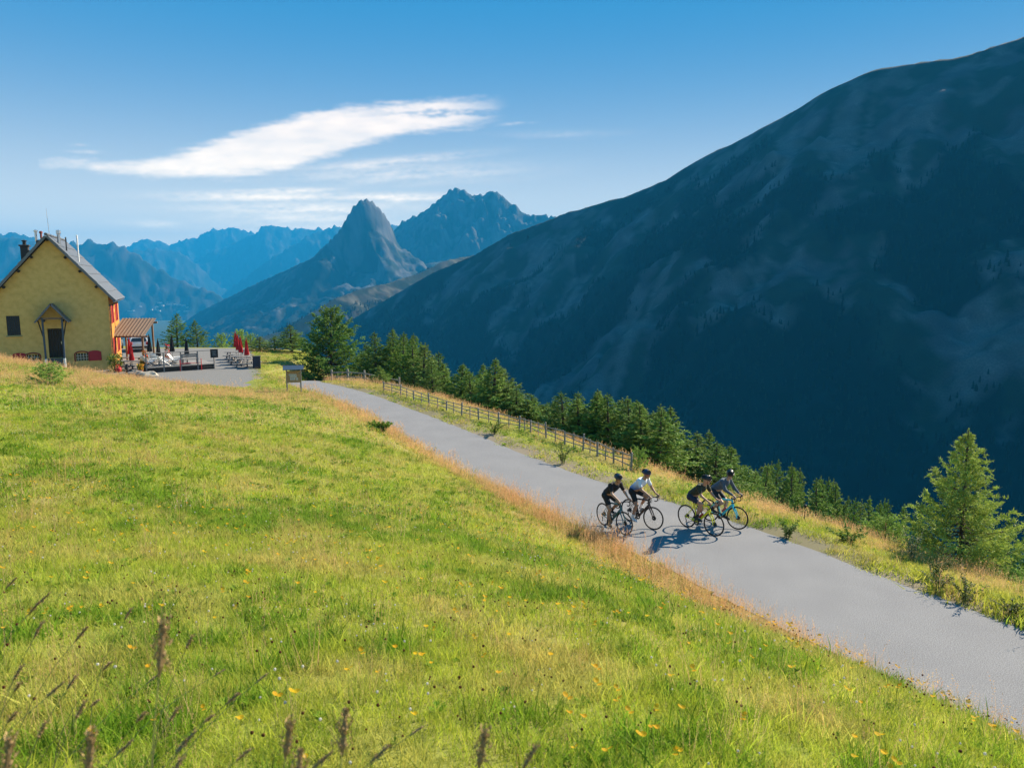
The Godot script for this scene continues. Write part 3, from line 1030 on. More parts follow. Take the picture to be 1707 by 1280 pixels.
	# low barred windows with red shutters folded open
	for e in [[-1.62, -2.52], [1.72, 2.62]]:
		var lw := Node3D.new()
		lw.name = "cellar_window"
		t.add_child(lw, true)
		s = Shape.new()
		s.box(Vector3(e[0], 1.12, -0.2), Vector3(0.86, 0.62, 0.03))
		part(lw, "pane", s.mesh(false, false), M.glass)
		s = Shape.new()
		for b in 4:
			s.box(Vector3(e[0] - 0.3 + b * 0.2, 1.12, -0.05), Vector3(0.03, 0.6, 0.03))
		for b in 2:
			s.box(Vector3(e[0], 1.0 + b * 0.22, -0.05), Vector3(0.84, 0.03, 0.02))
		part(lw, "bars", s.mesh(false, false), mat(Color(0.55, 0.53, 0.48), 0.6))
		s = Shape.new()
		var arch := []
		for i in 9:
			var a := PI * i / 8.0
			arch.append(Vector3(e[0] + cos(a) * 0.5, 1.36 + sin(a) * 0.2, 0.02))
		s.tube([Vector3(e[0] + 0.5, 0.78, 0.02)] + arch + [Vector3(e[0] - 0.5, 0.78, 0.02)], [0.05], 6)
		part(lw, "red_surround", s.mesh(false, false), mat(Color(0.20, 0.015, 0.02), 0.7))
		s = Shape.new()
		s.box(Vector3(e[1], 1.14, 0.03), Vector3(0.92, 0.68, 0.05), Basis(), 0.012)
		var cap := []
		for i in 9:
			var a := PI * i / 8.0
			cap.append(Vector3(e[1] + cos(a) * 0.45, 1.47 + sin(a) * 0.14, 0.05))
		for i in 8:
			s.tri(Vector3(e[1], 1.47, 0.05), cap[i], cap[i + 1])
		part(lw, "shutter", s.mesh(false, false), mat(Color(0.36, 0.012, 0.022), 0.65))
	# door, porch and steps
	var door := Node3D.new()
	door.name = "door"
	t.add_child(door, true)
	for b in 5:
		s = Shape.new()
		s.box(Vector3(-0.41 + b * 0.205, 2.28, -0.17), Vector3(0.19, 2.25, 0.05), Basis(), 0.01)
		part(door, "plank", s.mesh(false, false), M.dark_wood)
	s = Shape.new()
	s.box(Vector3(0.36, 2.3, -0.12), Vector3(0.04, 0.2, 0.05))
	part(door, "handle", s.mesh(false, false), M.metal)
	var porch := Node3D.new()
	porch.name = "porch"
	porch.transform = Transform3D(Basis.from_scale(Vector3(0.8, 1.0, 0.8)), Vector3.ZERO)
	t.add_child(porch, true)
	for side in [-1.0, 1.0]:
		for r in 2:
			s = Shape.new()
			var top := Vector3(0.0, 5.35 - 0.02 * r, 0.75)
			var low := Vector3(1.45 * side, 3.98, 0.75)
			var d := low - top
			var pa := top + d * (r * 0.48)
			var pb := top + d * (r * 0.48 + 0.54)
			var nn := Vector3(-d.y * side, d.x * side, 0).normalized()
			s.beam((pa + pb) / 2 + nn * (0.05 - 0.03 * r) + Vector3(0, 0, 0.75), (pa + pb) / 2 + nn * (0.05 - 0.03 * r) + Vector3(0, 0, -0.74), pa.distance_to(pb), 0.035, nn)
			part(porch, "porch_roof_panel", s.mesh(false, false), sheet)
		s = Shape.new()
		s.beam(Vector3(0.05 * side, 5.28, 1.45), Vector3(1.42 * side, 3.96, 1.45), 0.1, 0.16, Vector3(0, 0, 1))
		part(porch, "porch_fascia", s.mesh(false, false), mat(Color(0.11, 0.13, 0.17), 0.6))
		s = Shape.new()
		s.beam(Vector3(0.78 * side, 1.15, 1.2), Vector3(0.82 * side, 4.3, 1.2), 0.16, 0.16, Vector3(0, 0, 1), 0.015)
		s.beam(Vector3(0.80 * side, 4.05, 1.2), Vector3(0.80 * side, 4.05, 0.0), 0.14, 0.14)
		part(porch, "porch_post", s.mesh(false, false), mat(Color(0.045, 0.07, 0.11), 0.7))
		s = Shape.new()
		s.box(Vector3(0.78 * side, 0.70, 1.2), Vector3(0.2, 0.9, 0.2), Basis(), 0.02)
		part(porch, "post_foot", s.mesh(false, false), M.white)
		s = Shape.new()
		s.beam(Vector3(0.78 * side, 2.6, 1.2), Vector3(1.18 * side, 4.1, 1.2), 0.1, 0.1, Vector3(0, 0, 1))
		part(porch, "brace", s.mesh(false, false), M.dark_wood)
	s = Shape.new()
	s.beam(Vector3(-1.1, 4.25, 1.2), Vector3(1.1, 4.25, 1.2), 0.12, 0.16)
	part(porch, "tie_beam", s.mesh(false, false), M.wood)
	for i in 6:
		s = Shape.new()
		s.box(Vector3(0, 1.02 - 0.17 * i - 0.35, 0.45 + 0.27 * i), Vector3(1.4, 0.9, 0.28), Basis(), 0.01)
		part(porch, "step", s.mesh(false, false), mat(Color(0.14, 0.13, 0.12), 0.95))
	s = Shape.new()
	s.box(Vector3(0, 1.05 - 0.5, 0.15), Vector3(1.5, 1.0, 0.34), Basis(), 0.01)
	part(porch, "landing", s.mesh(false, false), mat(Color(0.14, 0.13, 0.12), 0.95))

# ---------------------------------------------------------------- terrace and lot
func folded_parasol(called: String, label: String, at: Vector3, tall: float, cloth: Material, group: String, low := 0.0) -> Node3D:
	var t := thing(called, label, "parasol", at, rng.randf() * TAU, group)
	var s := Shape.new()
	s.tube([Vector3(0, low, 0), Vector3(0, tall + 0.08, 0)], [0.025], 8)
	part(t, "pole", s.mesh(false, false), M.grey_wood)
	s = Shape.new()
	# hanging folds: a star section that swells downwards
	var rows := 9
	var sides := 24
	var ring := []
	for r in rows:
		var f := r / (rows - 1.0)
		var line := []
		for k in sides:
			var a := TAU * k / sides
			var fold := 0.72 + 0.28 * cos(a * 8.0 + 1.5 * f)
			var rad := (0.025 + 0.21 * pow(f, 0.75) * (1.0 if f < 0.95 else 0.9)) * fold
			line.append(Vector3(cos(a) * rad, tall - f * 1.32, sin(a) * rad))
		ring.append(line)
	for r in rows - 1:
		for k in sides:
			var l := (k + 1) % sides
			s.quad(ring[r][k], ring[r][l], ring[r + 1][l], ring[r + 1][k])
	part(t, "canopy", s.mesh(false, false), cloth)
	s = Shape.new()
	s.lathe([Vector2(0.03, 0), Vector2(0.03, 0.07), Vector2(0, 0.11)], 8, Basis(), Vector3(0, tall, 0))
	part(t, "finial", s.mesh(false, false), cloth)
	if low == 0.0:
		s = Shape.new()
		s.lathe([Vector2(0.27, 0), Vector2(0.27, 0.07), Vector2(0.05, 0.11), Vector2(0.05, 0.3)], 14)
		part(t, "base", s.mesh(false, false), M.dark_metal)
	return t

func picnic_table(label: String, at: Vector3, turn: float, group: String) -> Node3D:
	var t := thing("picnic_table", label, "picnic table", at, turn, group)
	for i in 5:
		var s := Shape.new()
		s.box(Vector3(0, 0.75, -0.32 + i * 0.16), Vector3(1.9, 0.045, 0.148), Basis(), 0.006)
		part(t, "top_plank", s.mesh(false, false), M.grey_wood)
	for z in [-0.72, 0.72]:
		for i in 2:
			var s := Shape.new()
			s.box(Vector3(0, 0.44, z + (i - 0.5) * 0.15), Vector3(1.9, 0.04, 0.14), Basis(), 0.006)
			part(t, "seat_plank", s.mesh(false, false), M.grey_wood)
	for x in [-0.68, 0.68]:
		for z in [-1.0, 1.0]:
			var s := Shape.new()
			s.beam(Vector3(x, 0.0, z * 0.66), Vector3(x, 0.73, z * 0.22), 0.06, 0.1, Vector3(1, 0, 0))
			part(t, "leg", s.mesh(false, false), M.grey_wood)
		var c := Shape.new()
		c.box(Vector3(x + 0.05, 0.39, 0), Vector3(0.045, 0.09, 1.62))
		part(t, "cross_bar", c.mesh(false, false), M.grey_wood)
	return t

func car(label: String, paint: Material, at: Vector3, turn: float) -> Node3D:
	# faces +x
	var t := thing("parked_car", label, "car", at, turn, "cars parked behind the hut")
	var side := [[-2.0, 0.35], [-2.02, 0.75], [-1.95, 1.02], [-1.72, 1.46], [-1.35, 1.58], [-0.1, 1.60], [0.45, 1.48], [1.05, 1.05], [1.75, 0.92], [2.02, 0.72], [2.04, 0.35]]
	var s := Shape.new()
	var half := func(y): return 0.88 if y < 1.03 else lerpf(0.86, 0.66, (y - 1.03) / 0.57)
	var pl := []
	var pr := []
	for p in side:
		pl.append(Vector3(p[0], p[1], -half.call(p[1])))
		pr.append(Vector3(p[0], p[1], half.call(p[1])))
	for i in side.size() - 1:
		s.quad(pl[i], pr[i], pr[i + 1], pl[i + 1])
	s.quad(pl[0], pl[-1], pr[-1], pr[0])
	for e in [pl, pr]:
		var mid := Vector3(0, 0.7, e[0].z)
		for i in side.size() - 1:
			s.tri(mid, e[i], e[i + 1])
		s.tri(mid, e[-1], e[0])
	part(t, "body", s.mesh(false, false), paint)
	s = Shape.new()
	s.quad(Vector3(-1.955, 1.06, -0.72), Vector3(-1.955, 1.06, 0.72), Vector3(-1.76, 1.43, 0.6), Vector3(-1.76, 1.43, -0.6))
	part(t, "rear_window", s.mesh(false, false), M.glass)
	for z in [-1.0, 1.0]:
		s = Shape.new()
		s.quad(Vector3(-1.6, 1.08, 0.868 * z), Vector3(-0.75, 1.08, 0.868 * z), Vector3(-0.75, 1.48, 0.73 * z), Vector3(-1.45, 1.44, 0.74 * z))
		s.quad(Vector3(-0.66, 1.08, 0.868 * z), Vector3(0.75, 1.08, 0.868 * z), Vector3(0.3, 1.42, 0.755 * z), Vector3(-0.66, 1.48, 0.73 * z))
		part(t, "side_window", s.mesh(false, false), M.glass)
		s = Shape.new()
		s.box(Vector3(-1.99, 0.88, 0.72 * z), Vector3(0.1, 0.3, 0.22), Basis(), 0.03)
		part(t, "tail_light", s.mesh(false, false), mat(Color(0.4, 0.01, 0.01), 0.3))
		s = Shape.new()
		s.box(Vector3(1.95, 0.75, 0.62 * z), Vector3(0.16, 0.16, 0.34), Basis(), 0.03)
		part(t, "headlight", s.mesh(false, false), mat(Color(0.7, 0.7, 0.7), 0.15))
		for x in [-1.28, 1.28]:
			var wheel := Node3D.new()
			wheel.name = "wheel"
			t.add_child(wheel, true)
			s = Shape.new()
			s.lathe([Vector2(0.2, -0.1), Vector2(0.3, -0.1), Vector2(0.32, -0.06), Vector2(0.32, 0.06), Vector2(0.3, 0.1), Vector2(0.2, 0.1)], 18, Basis(Vector3.RIGHT, PI / 2), Vector3(x, 0.32, 0.82 * z))
			part(wheel, "tyre", s.mesh(false, false), M.rubber)
			s = Shape.new()
			s.lathe([Vector2(0.2, -0.06), Vector2(0.05, -0.09), Vector2(0, -0.09)], 12, Basis(Vector3.RIGHT, PI / 2 * z), Vector3(x, 0.32, 0.82 * z))
			part(wheel, "rim", s.mesh(false, false), M.metal)
		s = Shape.new()
		s.box(Vector3(0.62, 1.1, 0.96 * z), Vector3(0.1, 0.12, 0.16), Basis(), 0.03)
		part(t, "mirror", s.mesh(false, false), M.black)
	s = Shape.new()
	s.box(Vector3(-2.03, 0.5, 0), Vector3(0.1, 0.2, 1.7), Basis(), 0.03)
	part(t, "bumper", s.mesh(false, false), M.black)
	s = Shape.new()
	s.box(Vector3(-2.045, 0.82, 0), Vector3(0.02, 0.11, 0.5))
	part(t, "number_plate", s.mesh(false, false), M.white)
	return t

func blossoms(s: Shape, at: Vector3, size: Vector3, n: int, cols: Array, r := 0.05):
	for i in n:
		var p := at + Vector3(rng.randf_range(-1, 1), rng.randf_range(-1, 1), rng.randf_range(-1, 1)) * size
		s.col = cols[rng.randi() % cols.size()]
		var d := Vector3(rng.randf_range(-1, 1), rng.randf_range(-0.2, 1), rng.randf_range(-1, 1)).normalized()
		var a := d.cross(Vector3(0.3, 0.2, 0.9)).normalized() * r
		var b := d.cross(a)
		for k in 5:
			var t0 := TAU * k / 5
			s.tri(p, p + a * cos(t0) + b * sin(t0) + d * 0.01, p + a * cos(t0 + 1.0) + b * sin(t0 + 1.0) + d * 0.015)

func build_terrace():
	# lean-to roof beside the hut
	var t := thing("shelter", "open shelter with ribbed brown roof beside the hut", "shelter", P(-32.35, 0, 64.2), deg_to_rad(4))
	for x in [-1.3, 1.0]:
		for z in [-1.3, 0.9]:
			var s := Shape.new()
			var top := 2.5 if z > 0 else 3.56
			s.box(Vector3(x, top / 2, z), Vector3(0.14, top, 0.14), Basis(), 0.012)
			part(t, "post", s.mesh(false, false), M.wood)
	for z in [-1.3, 0.9]:
		var s := Shape.new()
		var yy := 2.45 if z > 0 else 3.5
		s.box(Vector3(0, yy, z), Vector3(2.9, 0.16, 0.1))
		part(t, "beam", s.mesh(false, false), M.wood)
	var tin := textured(noise_texture(0.03, Color(0.20, 0.14, 0.10), Color(0.30, 0.22, 0.16), 61, 4, 256), 0.8, 0.6)
	var roof := Node3D.new()
	roof.name = "roof"
	t.add_child(roof)
	for i in 10:
		var s := Shape.new()
		var x := -1.5 + i * 0.28
		s.beam(Vector3(x + 0.145, 2.5, 1.25), Vector3(x + 0.145, 3.85, -1.5), 0.27, 0.02, Vector3.UP)
		s.beam(Vector3(x, 2.53, 1.25), Vector3(x, 3.88, -1.5), 0.06, 0.06, Vector3.UP)
		part(roof, "roof_sheet", s.mesh(false, false), tin)
	# raised deck with rail
	var a := P(-28.45, 0, 57.9)
	var b := P(-24.35, 0, 60.9)
	var along := (b - a).normalized()
	var inward := Vector3.UP.cross(along).normalized()
	if inward.z > 0: inward = -inward
	var deck := thing("deck", "raised dark timber deck with open rail beside the lot", "deck", a, 0)
	var length := a.distance_to(b)
	for i in 16:
		var s := Shape.new()
		s.beam(Vector3.UP * 0.42 + inward * (0.1 + i * 0.2), along * length + Vector3.UP * 0.42 + inward * (0.1 + i * 0.2), 0.19, 0.04)
		part(deck, "deck_plank", s.mesh(false, false), M.grey_wood)
	for i in 2:
		var s := Shape.new()
		s.beam(Vector3.UP * (0.09 + i * 0.2), along * length + Vector3.UP * (0.09 + i * 0.2), 0.05, 0.185)
		part(deck, "fascia_board", s.mesh(false, false), M.dark_wood)
	for i in 5:
		var s := Shape.new()
		var p := along * (length * i / 4.0)
		s.box(p + Vector3.UP * 0.75 - inward * 0.06, Vector3(0.08, 1.5, 0.08), Basis(), 0.01)
		part(deck, "post", s.mesh(false, false), M.grey_wood)
	for e in [[0.0, 1.0, Vector3.ZERO]]:
		var s := Shape.new()
		s.beam(Vector3.UP * 1.53 - inward * 0.06 - along * 0.05, along * (length + 0.05) + Vector3.UP * 1.53 - inward * 0.06, 0.12, 0.05, Vector3.UP, 0.008)
		part(deck, "hand_rail", s.mesh(false, false), M.grey_wood)
	var turn := atan2(-along.z, along.x)
	var on := func(u, w, y = 0.44): return a + along * u + inward * w + Vector3.UP * y
	var cloth := mat(Color(0.014, 0.014, 0.016), 0.9)
	var g := "folded black parasols on the deck"
	folded_parasol("black_parasol", "taller folded black parasol nearest the hut on the deck", on.call(0.75, 2.3), 2.35, cloth, g)
	folded_parasol("black_parasol", "folded black parasol standing second from the hut on the deck", on.call(1.15, 1.1), 2.05, cloth, g)
	folded_parasol("black_parasol", "folded black parasol in the middle of the deck", on.call(2.35, 1.9), 2.3, cloth, g)
	folded_parasol("black_parasol", "folded black parasol nearest the chalkboard on the deck", on.call(3.25, 1.0), 2.0, cloth, g)
	# reclining chairs
	var spots := [[0.5, 0.9, 0.4, "white reclining chair at the hut end of the deck"], [1.55, 0.7, 0.25, "white reclining chair near the front rail of the deck"], [2.55, 1.1, -0.5, "white reclining chair in the middle of the deck"], [1.3, 2.5, 0.9, "white reclining chair at the back of the deck"]]
	for q in spots:
		var c := thing("reclining_chair", q[3], "chair", on.call(q[0], q[1]), turn + q[2], "white reclining chairs on the deck")
		var s := Shape.new()
		s.beam(Vector3(-0.35, 0.36, 0), Vector3(0.35, 0.42, 0), 0.5, 0.03)
		part(c, "seat", s.mesh(false, false), M.white)
		s = Shape.new()
		s.beam(Vector3(-0.36, 0.37, 0), Vector3(-0.72, 0.86, 0), 0.5, 0.03)
		part(c, "backrest", s.mesh(false, false), M.white)
		for z in [-0.26, 0.26]:
			for e in [[-0.55, 0.3], [0.3, -0.45]]:
				s = Shape.new()
				s.tube([Vector3(e[0], 0, z), Vector3(e[1], 0.55, z)], [0.016], 6)
				part(c, "leg", s.mesh(false, false), M.metal)
			s = Shape.new()
			s.box(Vector3(0, 0.57, z), Vector3(0.55, 0.03, 0.05))
			part(c, "armrest", s.mesh(false, false), M.white)
	for q in [[1.0, 1.7, "low pale table between the black parasols by the hut end"], [2.9, 2.0, "low pale table beside the middle black parasol"]]:
		var c := thing("low_table", q[2], "table", on.call(q[0], q[1]), turn, "low tables on the deck")
		var s := Shape.new()
		s.box(Vector3(0, 0.5, 0), Vector3(0.9, 0.04, 0.6), Basis(), 0.01)
		part(c, "table_top", s.mesh(false, false), M.white)
		for x in [-0.38, 0.38]:
			for z in [-0.24, 0.24]:
				s = Shape.new()
				s.tube([Vector3(x, 0, z), Vector3(x, 0.49, z)], [0.018], 6)
				part(c, "leg", s.mesh(false, false), M.metal)
	var bench := thing("bench", "brown slatted bench at the chalkboard end of the deck", "bench", on.call(3.35, 0.45), turn)
	for i in 3:
		var s := Shape.new()
		s.box(Vector3(0, 0.44, -0.13 + 0.13 * i), Vector3(1.3, 0.04, 0.12))
		part(bench, "seat_slat", s.mesh(false, false), M.grey_wood)
	for i in 2:
		var s := Shape.new()
		s.box(Vector3(0, 0.62 + 0.16 * i, -0.2), Vector3(1.3, 0.12, 0.03))
		part(bench, "back_slat", s.mesh(false, false), M.grey_wood)
	for x in [-0.55, 0.55]:
		var s := Shape.new()
		s.box(Vector3(x, 0.22, 0.1), Vector3(0.06, 0.42, 0.06))
		s.box(Vector3(x, 0.42, -0.23), Vector3(0.06, 0.84, 0.05))
		part(bench, "leg", s.mesh(false, false), M.grey_wood)
	var cb := thing("chalkboard", "small dark chalkboard fixed to the last post of the deck rail", "sign", b + Vector3.UP * 0.95 - inward * 0.16, turn)
	var s := Shape.new()
	s.box(Vector3(0, 0.32, 0), Vector3(0.52, 0.64, 0.03))
	part(cb, "slate", s.mesh(false, false), mat(Color(0.02, 0.021, 0.023), 0.8))
	for e in [[0, 0.0, 0.6, 0.05], [0, 0.64, 0.6, 0.05], [-0.27, 0.32, 0.05, 0.6], [0.27, 0.32, 0.05, 0.6]]:
		s = Shape.new()
		s.box(Vector3(e[0], e[1], 0.005), Vector3(e[2], e[3], 0.05))
		part(cb, "frame", s.mesh(false, false), M.dark_wood)
	for i in 4:
		s = Shape.new()
		s.box(Vector3(-0.02 + 0.03 * (i % 2), 0.5 - i * 0.11, 0.018), Vector3(0.34 - 0.06 * (i % 3), 0.018, 0.004))
		part(cb, "chalk_line", s.mesh(false, false), mat(Color(0.5, 0.5, 0.5), 0.9))
	# red barrier standing before the deck
	var rb := thing("red_barrier", "low red tubular barrier against the deck front", "barrier", on.call(2.4, -0.35, 0.0), turn)
	for x in [0.0, 1.6]:
		s = Shape.new()
		s.tube([Vector3(x, 0, 0), Vector3(x, 0.95, 0)], [0.03], 8)
		part(rb, "post", s.mesh(false, false), M.red)
	s = Shape.new()
	s.tube([Vector3(0, 0.62, 0), Vector3(1.6, 0.62, 0)], [0.02], 8)
	part(rb, "bar", s.mesh(false, false), M.red)
	# tables, red parasols and planters by the shelter
	g = "weathered picnic tables by the shelter"
	picnic_table("weathered picnic table under the edge of the ribbed shelter roof", P(-32.0, 0, 62.5), 0.3, g)
	picnic_table("weathered picnic table nearest the hut corner before the shelter", P(-30.6, 0, 60.0), 0.2, g)
	g = "folded red parasols beside the hut"
	folded_parasol("red_parasol", "folded red parasol at the table under the shelter edge", P(-32.0, 0, 62.5), 2.35, M.red, g)
	folded_parasol("red_parasol", "folded red parasol at the table nearest the hut corner", P(-30.6, 0, 60.0), 2.1, M.red, g)
	var cols := [Color(0.65, 0.05, 0.02), Color(0.72, 0.26, 0.02), Color(0.75, 0.45, 0.03), Color(0.5, 0.02, 0.05)]
	var tall := [["flower planter of red blossoms at the foot of the shelter post", P(-30.3, 0, 61.6), 1.35, [cols[0], cols[1]]], ["flower planter of orange and yellow blossoms beside the deck", P(-29.15, 0, 58.9), 0.95, [cols[1], cols[2]]], ["flower planter of yellow blossoms at the deck corner", P(-28.75, 0, 57.6), 0.7, [cols[2], cols[2], cols[1]]], ["flower planter of red blossoms behind the shelter post", P(-30.7, 0, 66.5), 1.5, [cols[0], cols[3]]]]
	for q in tall:
		var pt := thing("flower_planter", q[0], "planter", q[1], 0.4, "flower planters round the terrace")
		s = Shape.new()
		s.lathe([Vector2(0.14, 0), Vector2(0.22, 0.35), Vector2(0.24, 0.36), Vector2(0.2, 0.34), Vector2(0, 0.33)], 14)
		part(pt, "pot", s.mesh(false, false), mat(Color(0.35, 0.13, 0.06), 0.9))
		s = Shape.new()
		blossoms(s, Vector3(0, 0.3 + (q[2] - 0.3) / 2, 0), Vector3(0.2, (q[2] - 0.3) / 2, 0.2), 60, [Color(0.05, 0.10, 0.02), Color(0.08, 0.14, 0.03)], 0.07)
		part(pt, "leaves", s.mesh(true), M.leaf)
		s = Shape.new()
		blossoms(s, Vector3(0, 0.36 + (q[2] - 0.3) / 2, 0), Vector3(0.23, (q[2] - 0.3) / 2, 0.23), 70, q[3], 0.06)
		part(pt, "blossoms", s.mesh(true), M.petal)
	# yellow-green bush at the hut corner
	var bu := thing("flowering_bush", "yellow green flowering bush at the foot of the hut corner", "bush", P(-31.4, 0, 59.0), 0)
	s = Shape.new()
	blossoms(s, Vector3(0, 0.7, 0), Vector3(0.5, 0.7, 0.4), 420, [Color(0.10, 0.16, 0.03), Color(0.16, 0.22, 0.04), Color(0.35, 0.32, 0.05)], 0.07)
	part(bu, "foliage", s.mesh(true), M.leaf)
	s = Shape.new()
	for i in 5:
		s.tube([Vector3(0, 0, 0), Vector3(rng.randf_range(-0.4, 0.4), 1.0, rng.randf_range(-0.3, 0.3))], [0.02, 0.008], 5)
	part(bu, "stem", s.mesh(false, false), M.bark)
	var rp := thing("red_flower_pot", "round red flower pot before the picnic tables", "flower pot", P(-30.9, 0.0, 58.4), 0)
	s = Shape.new()
	s.lathe([Vector2(0.12, 0), Vector2(0.22, 0.12), Vector2(0.24, 0.3), Vector2(0.19, 0.42), Vector2(0.17, 0.4), Vector2(0, 0.38)], 14)
	part(rp, "pot", s.mesh(false, false), M.red)
	s = Shape.new()
	blossoms(s, Vector3(0, 0.5, 0), Vector3(0.15, 0.12, 0.15), 30, [Color(0.06, 0.12, 0.02), Color(0.6, 0.04, 0.03)], 0.05)
	part(rp, "plant", s.mesh(true), M.petal)
	var bl := thing("bollard", "short black bollard before the boulders", "bollard", P(-29.6, 0.0, 57.2), 0)
	s = Shape.new()
	s.lathe([Vector2(0.09, -0.2), Vector2(0.09, 0.68), Vector2(0.11, 0.7), Vector2(0.11, 0.78), Vector2(0, 0.82)], 12)
	part(bl, "post", s.mesh(false, false), M.black)
	boulder("grey boulder between the bollard and the deck corner", P(-28.6, 0.12, 56.5), Vector3(0.55, 0.3, 0.45), Color(0.22, 0.19, 0.16))
	boulder("pale flat boulder at the edge of the lot before the deck", P(-27.5, 0.05, 56.2), Vector3(0.9, 0.28, 0.5), Color(0.42, 0.37, 0.30))
	car("white hatchback parked behind the ribbed shelter roof", mat(Color(0.8, 0.8, 0.8), 0.25), P(-38.2, 0.0, 76.5), deg_to_rad(118))
	car("grey car parked beyond the shelter, half hidden by the hut", mat(Color(0.16, 0.17, 0.18), 0.25), P(-41.4, 0.0, 77.2), deg_to_rad(110))
	# row of picnic tables by the lot's edge with folded red parasols
	g = "picnic tables in a row along the edge of the lot"
	var rows := [["farthest picnic table in the row along the lot edge", P(-25.2, 0.0, 68.2)], ["second farthest picnic table in the row along the lot edge", P(-24.2, 0.0, 66.0)], ["second nearest picnic table in the row along the lot edge", P(-23.2, 0.0, 63.9)], ["nearest picnic table in the row, beside the dark litter bin", P(-22.0, 0.0, 61.9)]]
	var par := ["farthest folded red parasol in the row of picnic tables", "second farthest folded red parasol in the row of picnic tables", "second nearest folded red parasol in the row of picnic tables", "nearest folded red parasol, at the table beside the litter bin"]
	for i in 4:
		var at: Vector3 = rows[i][1]
		at.y = ground_at(at.x, -at.z).x
		picnic_table(rows[i][0], at, deg_to_rad(-2 + i), g)
		folded_parasol("red_parasol", par[i], at + Vector3(0.0, 0, 0), 2.55 - 0.05 * i, M.red, "folded red parasols at the row of picnic tables")
	var bin := thing("litter_bin", "dark blue litter bin beside the nearest picnic table", "bin", P(-21.0, ground_at(-21.0, 61.3).x, 61.3), 0.3)
	s = Shape.new()
	s.box(Vector3(0, 0.5, 0), Vector3(0.6, 0.96, 0.55), Basis(), 0.03)
	part(bin, "body", s.mesh(false, false), mat(Color(0.012, 0.02, 0.04), 0.6))
	s = Shape.new()
	s.box(Vector3(0, 1.01, 0), Vector3(0.66, 0.07, 0.62), Basis(), 0.02)
	part(bin, "lid", s.mesh(false, false), M.black)
	# information board between lot and road
	var y := ground_at(-13.7, 46.7).x
	var ib := thing("information_board", "roofed wooden information board on two posts by the road", "sign", P(-13.72, y, 46.7), deg_to_rad(14))
	for x in [-0.42, 0.42]:
		s = Shape.new()
		s.box(Vector3(x, 0.72, 0), Vector3(0.09, 1.6, 0.09), Basis(), 0.01)
		part(ib, "post", s.mesh(false, false), M.grey_wood)
	for i in 5:
		s = Shape.new()
		s.box(Vector3(0, 0.68 + i * 0.148, 0.03), Vector3(0.86, 0.143, 0.035), Basis(), 0.004)
		part(ib, "plank", s.mesh(false, false), M.board)
	for e in [[-0.17, 1.06, 0.13, 0.2], [-0.03, 1.06, 0.13, 0.2], [0.11, 1.05, 0.13, 0.21], [-0.06, 0.85, 0.3, 0.14], [0.2, 0.84, 0.12, 0.16], [-0.27, 1.12, 0.06, 0.08]]:
		s = Shape.new()
		s.box(Vector3(e[0], e[1], 0.053), Vector3(e[2], e[3], 0.006))
		var sheet := part(ib, "notice", s.mesh(false, false), mat(Color(0.6, 0.6, 0.58), 0.8))
		for l in 3:
			s = Shape.new()
			s.box(Vector3(e[0], e[1] + e[3] * (0.25 - 0.25 * l), 0.0575), Vector3(e[2] * 0.7, e[3] * 0.08, 0.002))
			part(sheet, "print", s.mesh(false, false), mat(Color(0.12, 0.12, 0.13), 0.8))
	for e in [[0.22, 0.62], [-0.22, 0.62]]:
		s = Shape.new()
		s.beam(Vector3(-0.62, 1.58, e[0] * 0.9), Vector3(0.62, 1.58, e[0] * 0.9), 0.5, 0.035, Vector3(0, 0.85, e[0] * 2.2).normalized())
		part(ib, "roof_panel", s.mesh(false, false), mat(Color(0.045, 0.075, 0.12), 0.5))
	s = Shape.new()
	s.box(Vector3(0, 1.68, 0), Vector3(1.26, 0.05, 0.08), Basis(), 0.01)
	part(ib, "ridge_board", s.mesh(false, false), M.dark_wood)

func boulder(label: String, at: Vector3, size: Vector3, c: Color):
	var s := Shape.new()
	var q := rng.randf() * 50.0
	for i in 8:
		for k in 12:
			var w := []
			for e in [[i, k], [i, k + 1], [i + 1, k + 1], [i + 1, k]]:
				var t: float = PI * e[0] / 8
				var a: float = TAU * (e[1] % 12) / 12
				var d := Vector3(sin(t) * cos(a), cos(t), sin(t) * sin(a))
				w.append(d * size * (1.0 + 0.45 * fine.get_noise_3d(d.x * 0.9 + q, d.y * 0.9, d.z * 0.9)))
			s.quad(w[0], w[1], w[2], w[3])
	var o := part(self, "boulder", s.mesh(true, false), mat(c, 0.95))
	o.position = at
	tag(o, label, "boulder", "boulders by the lot")

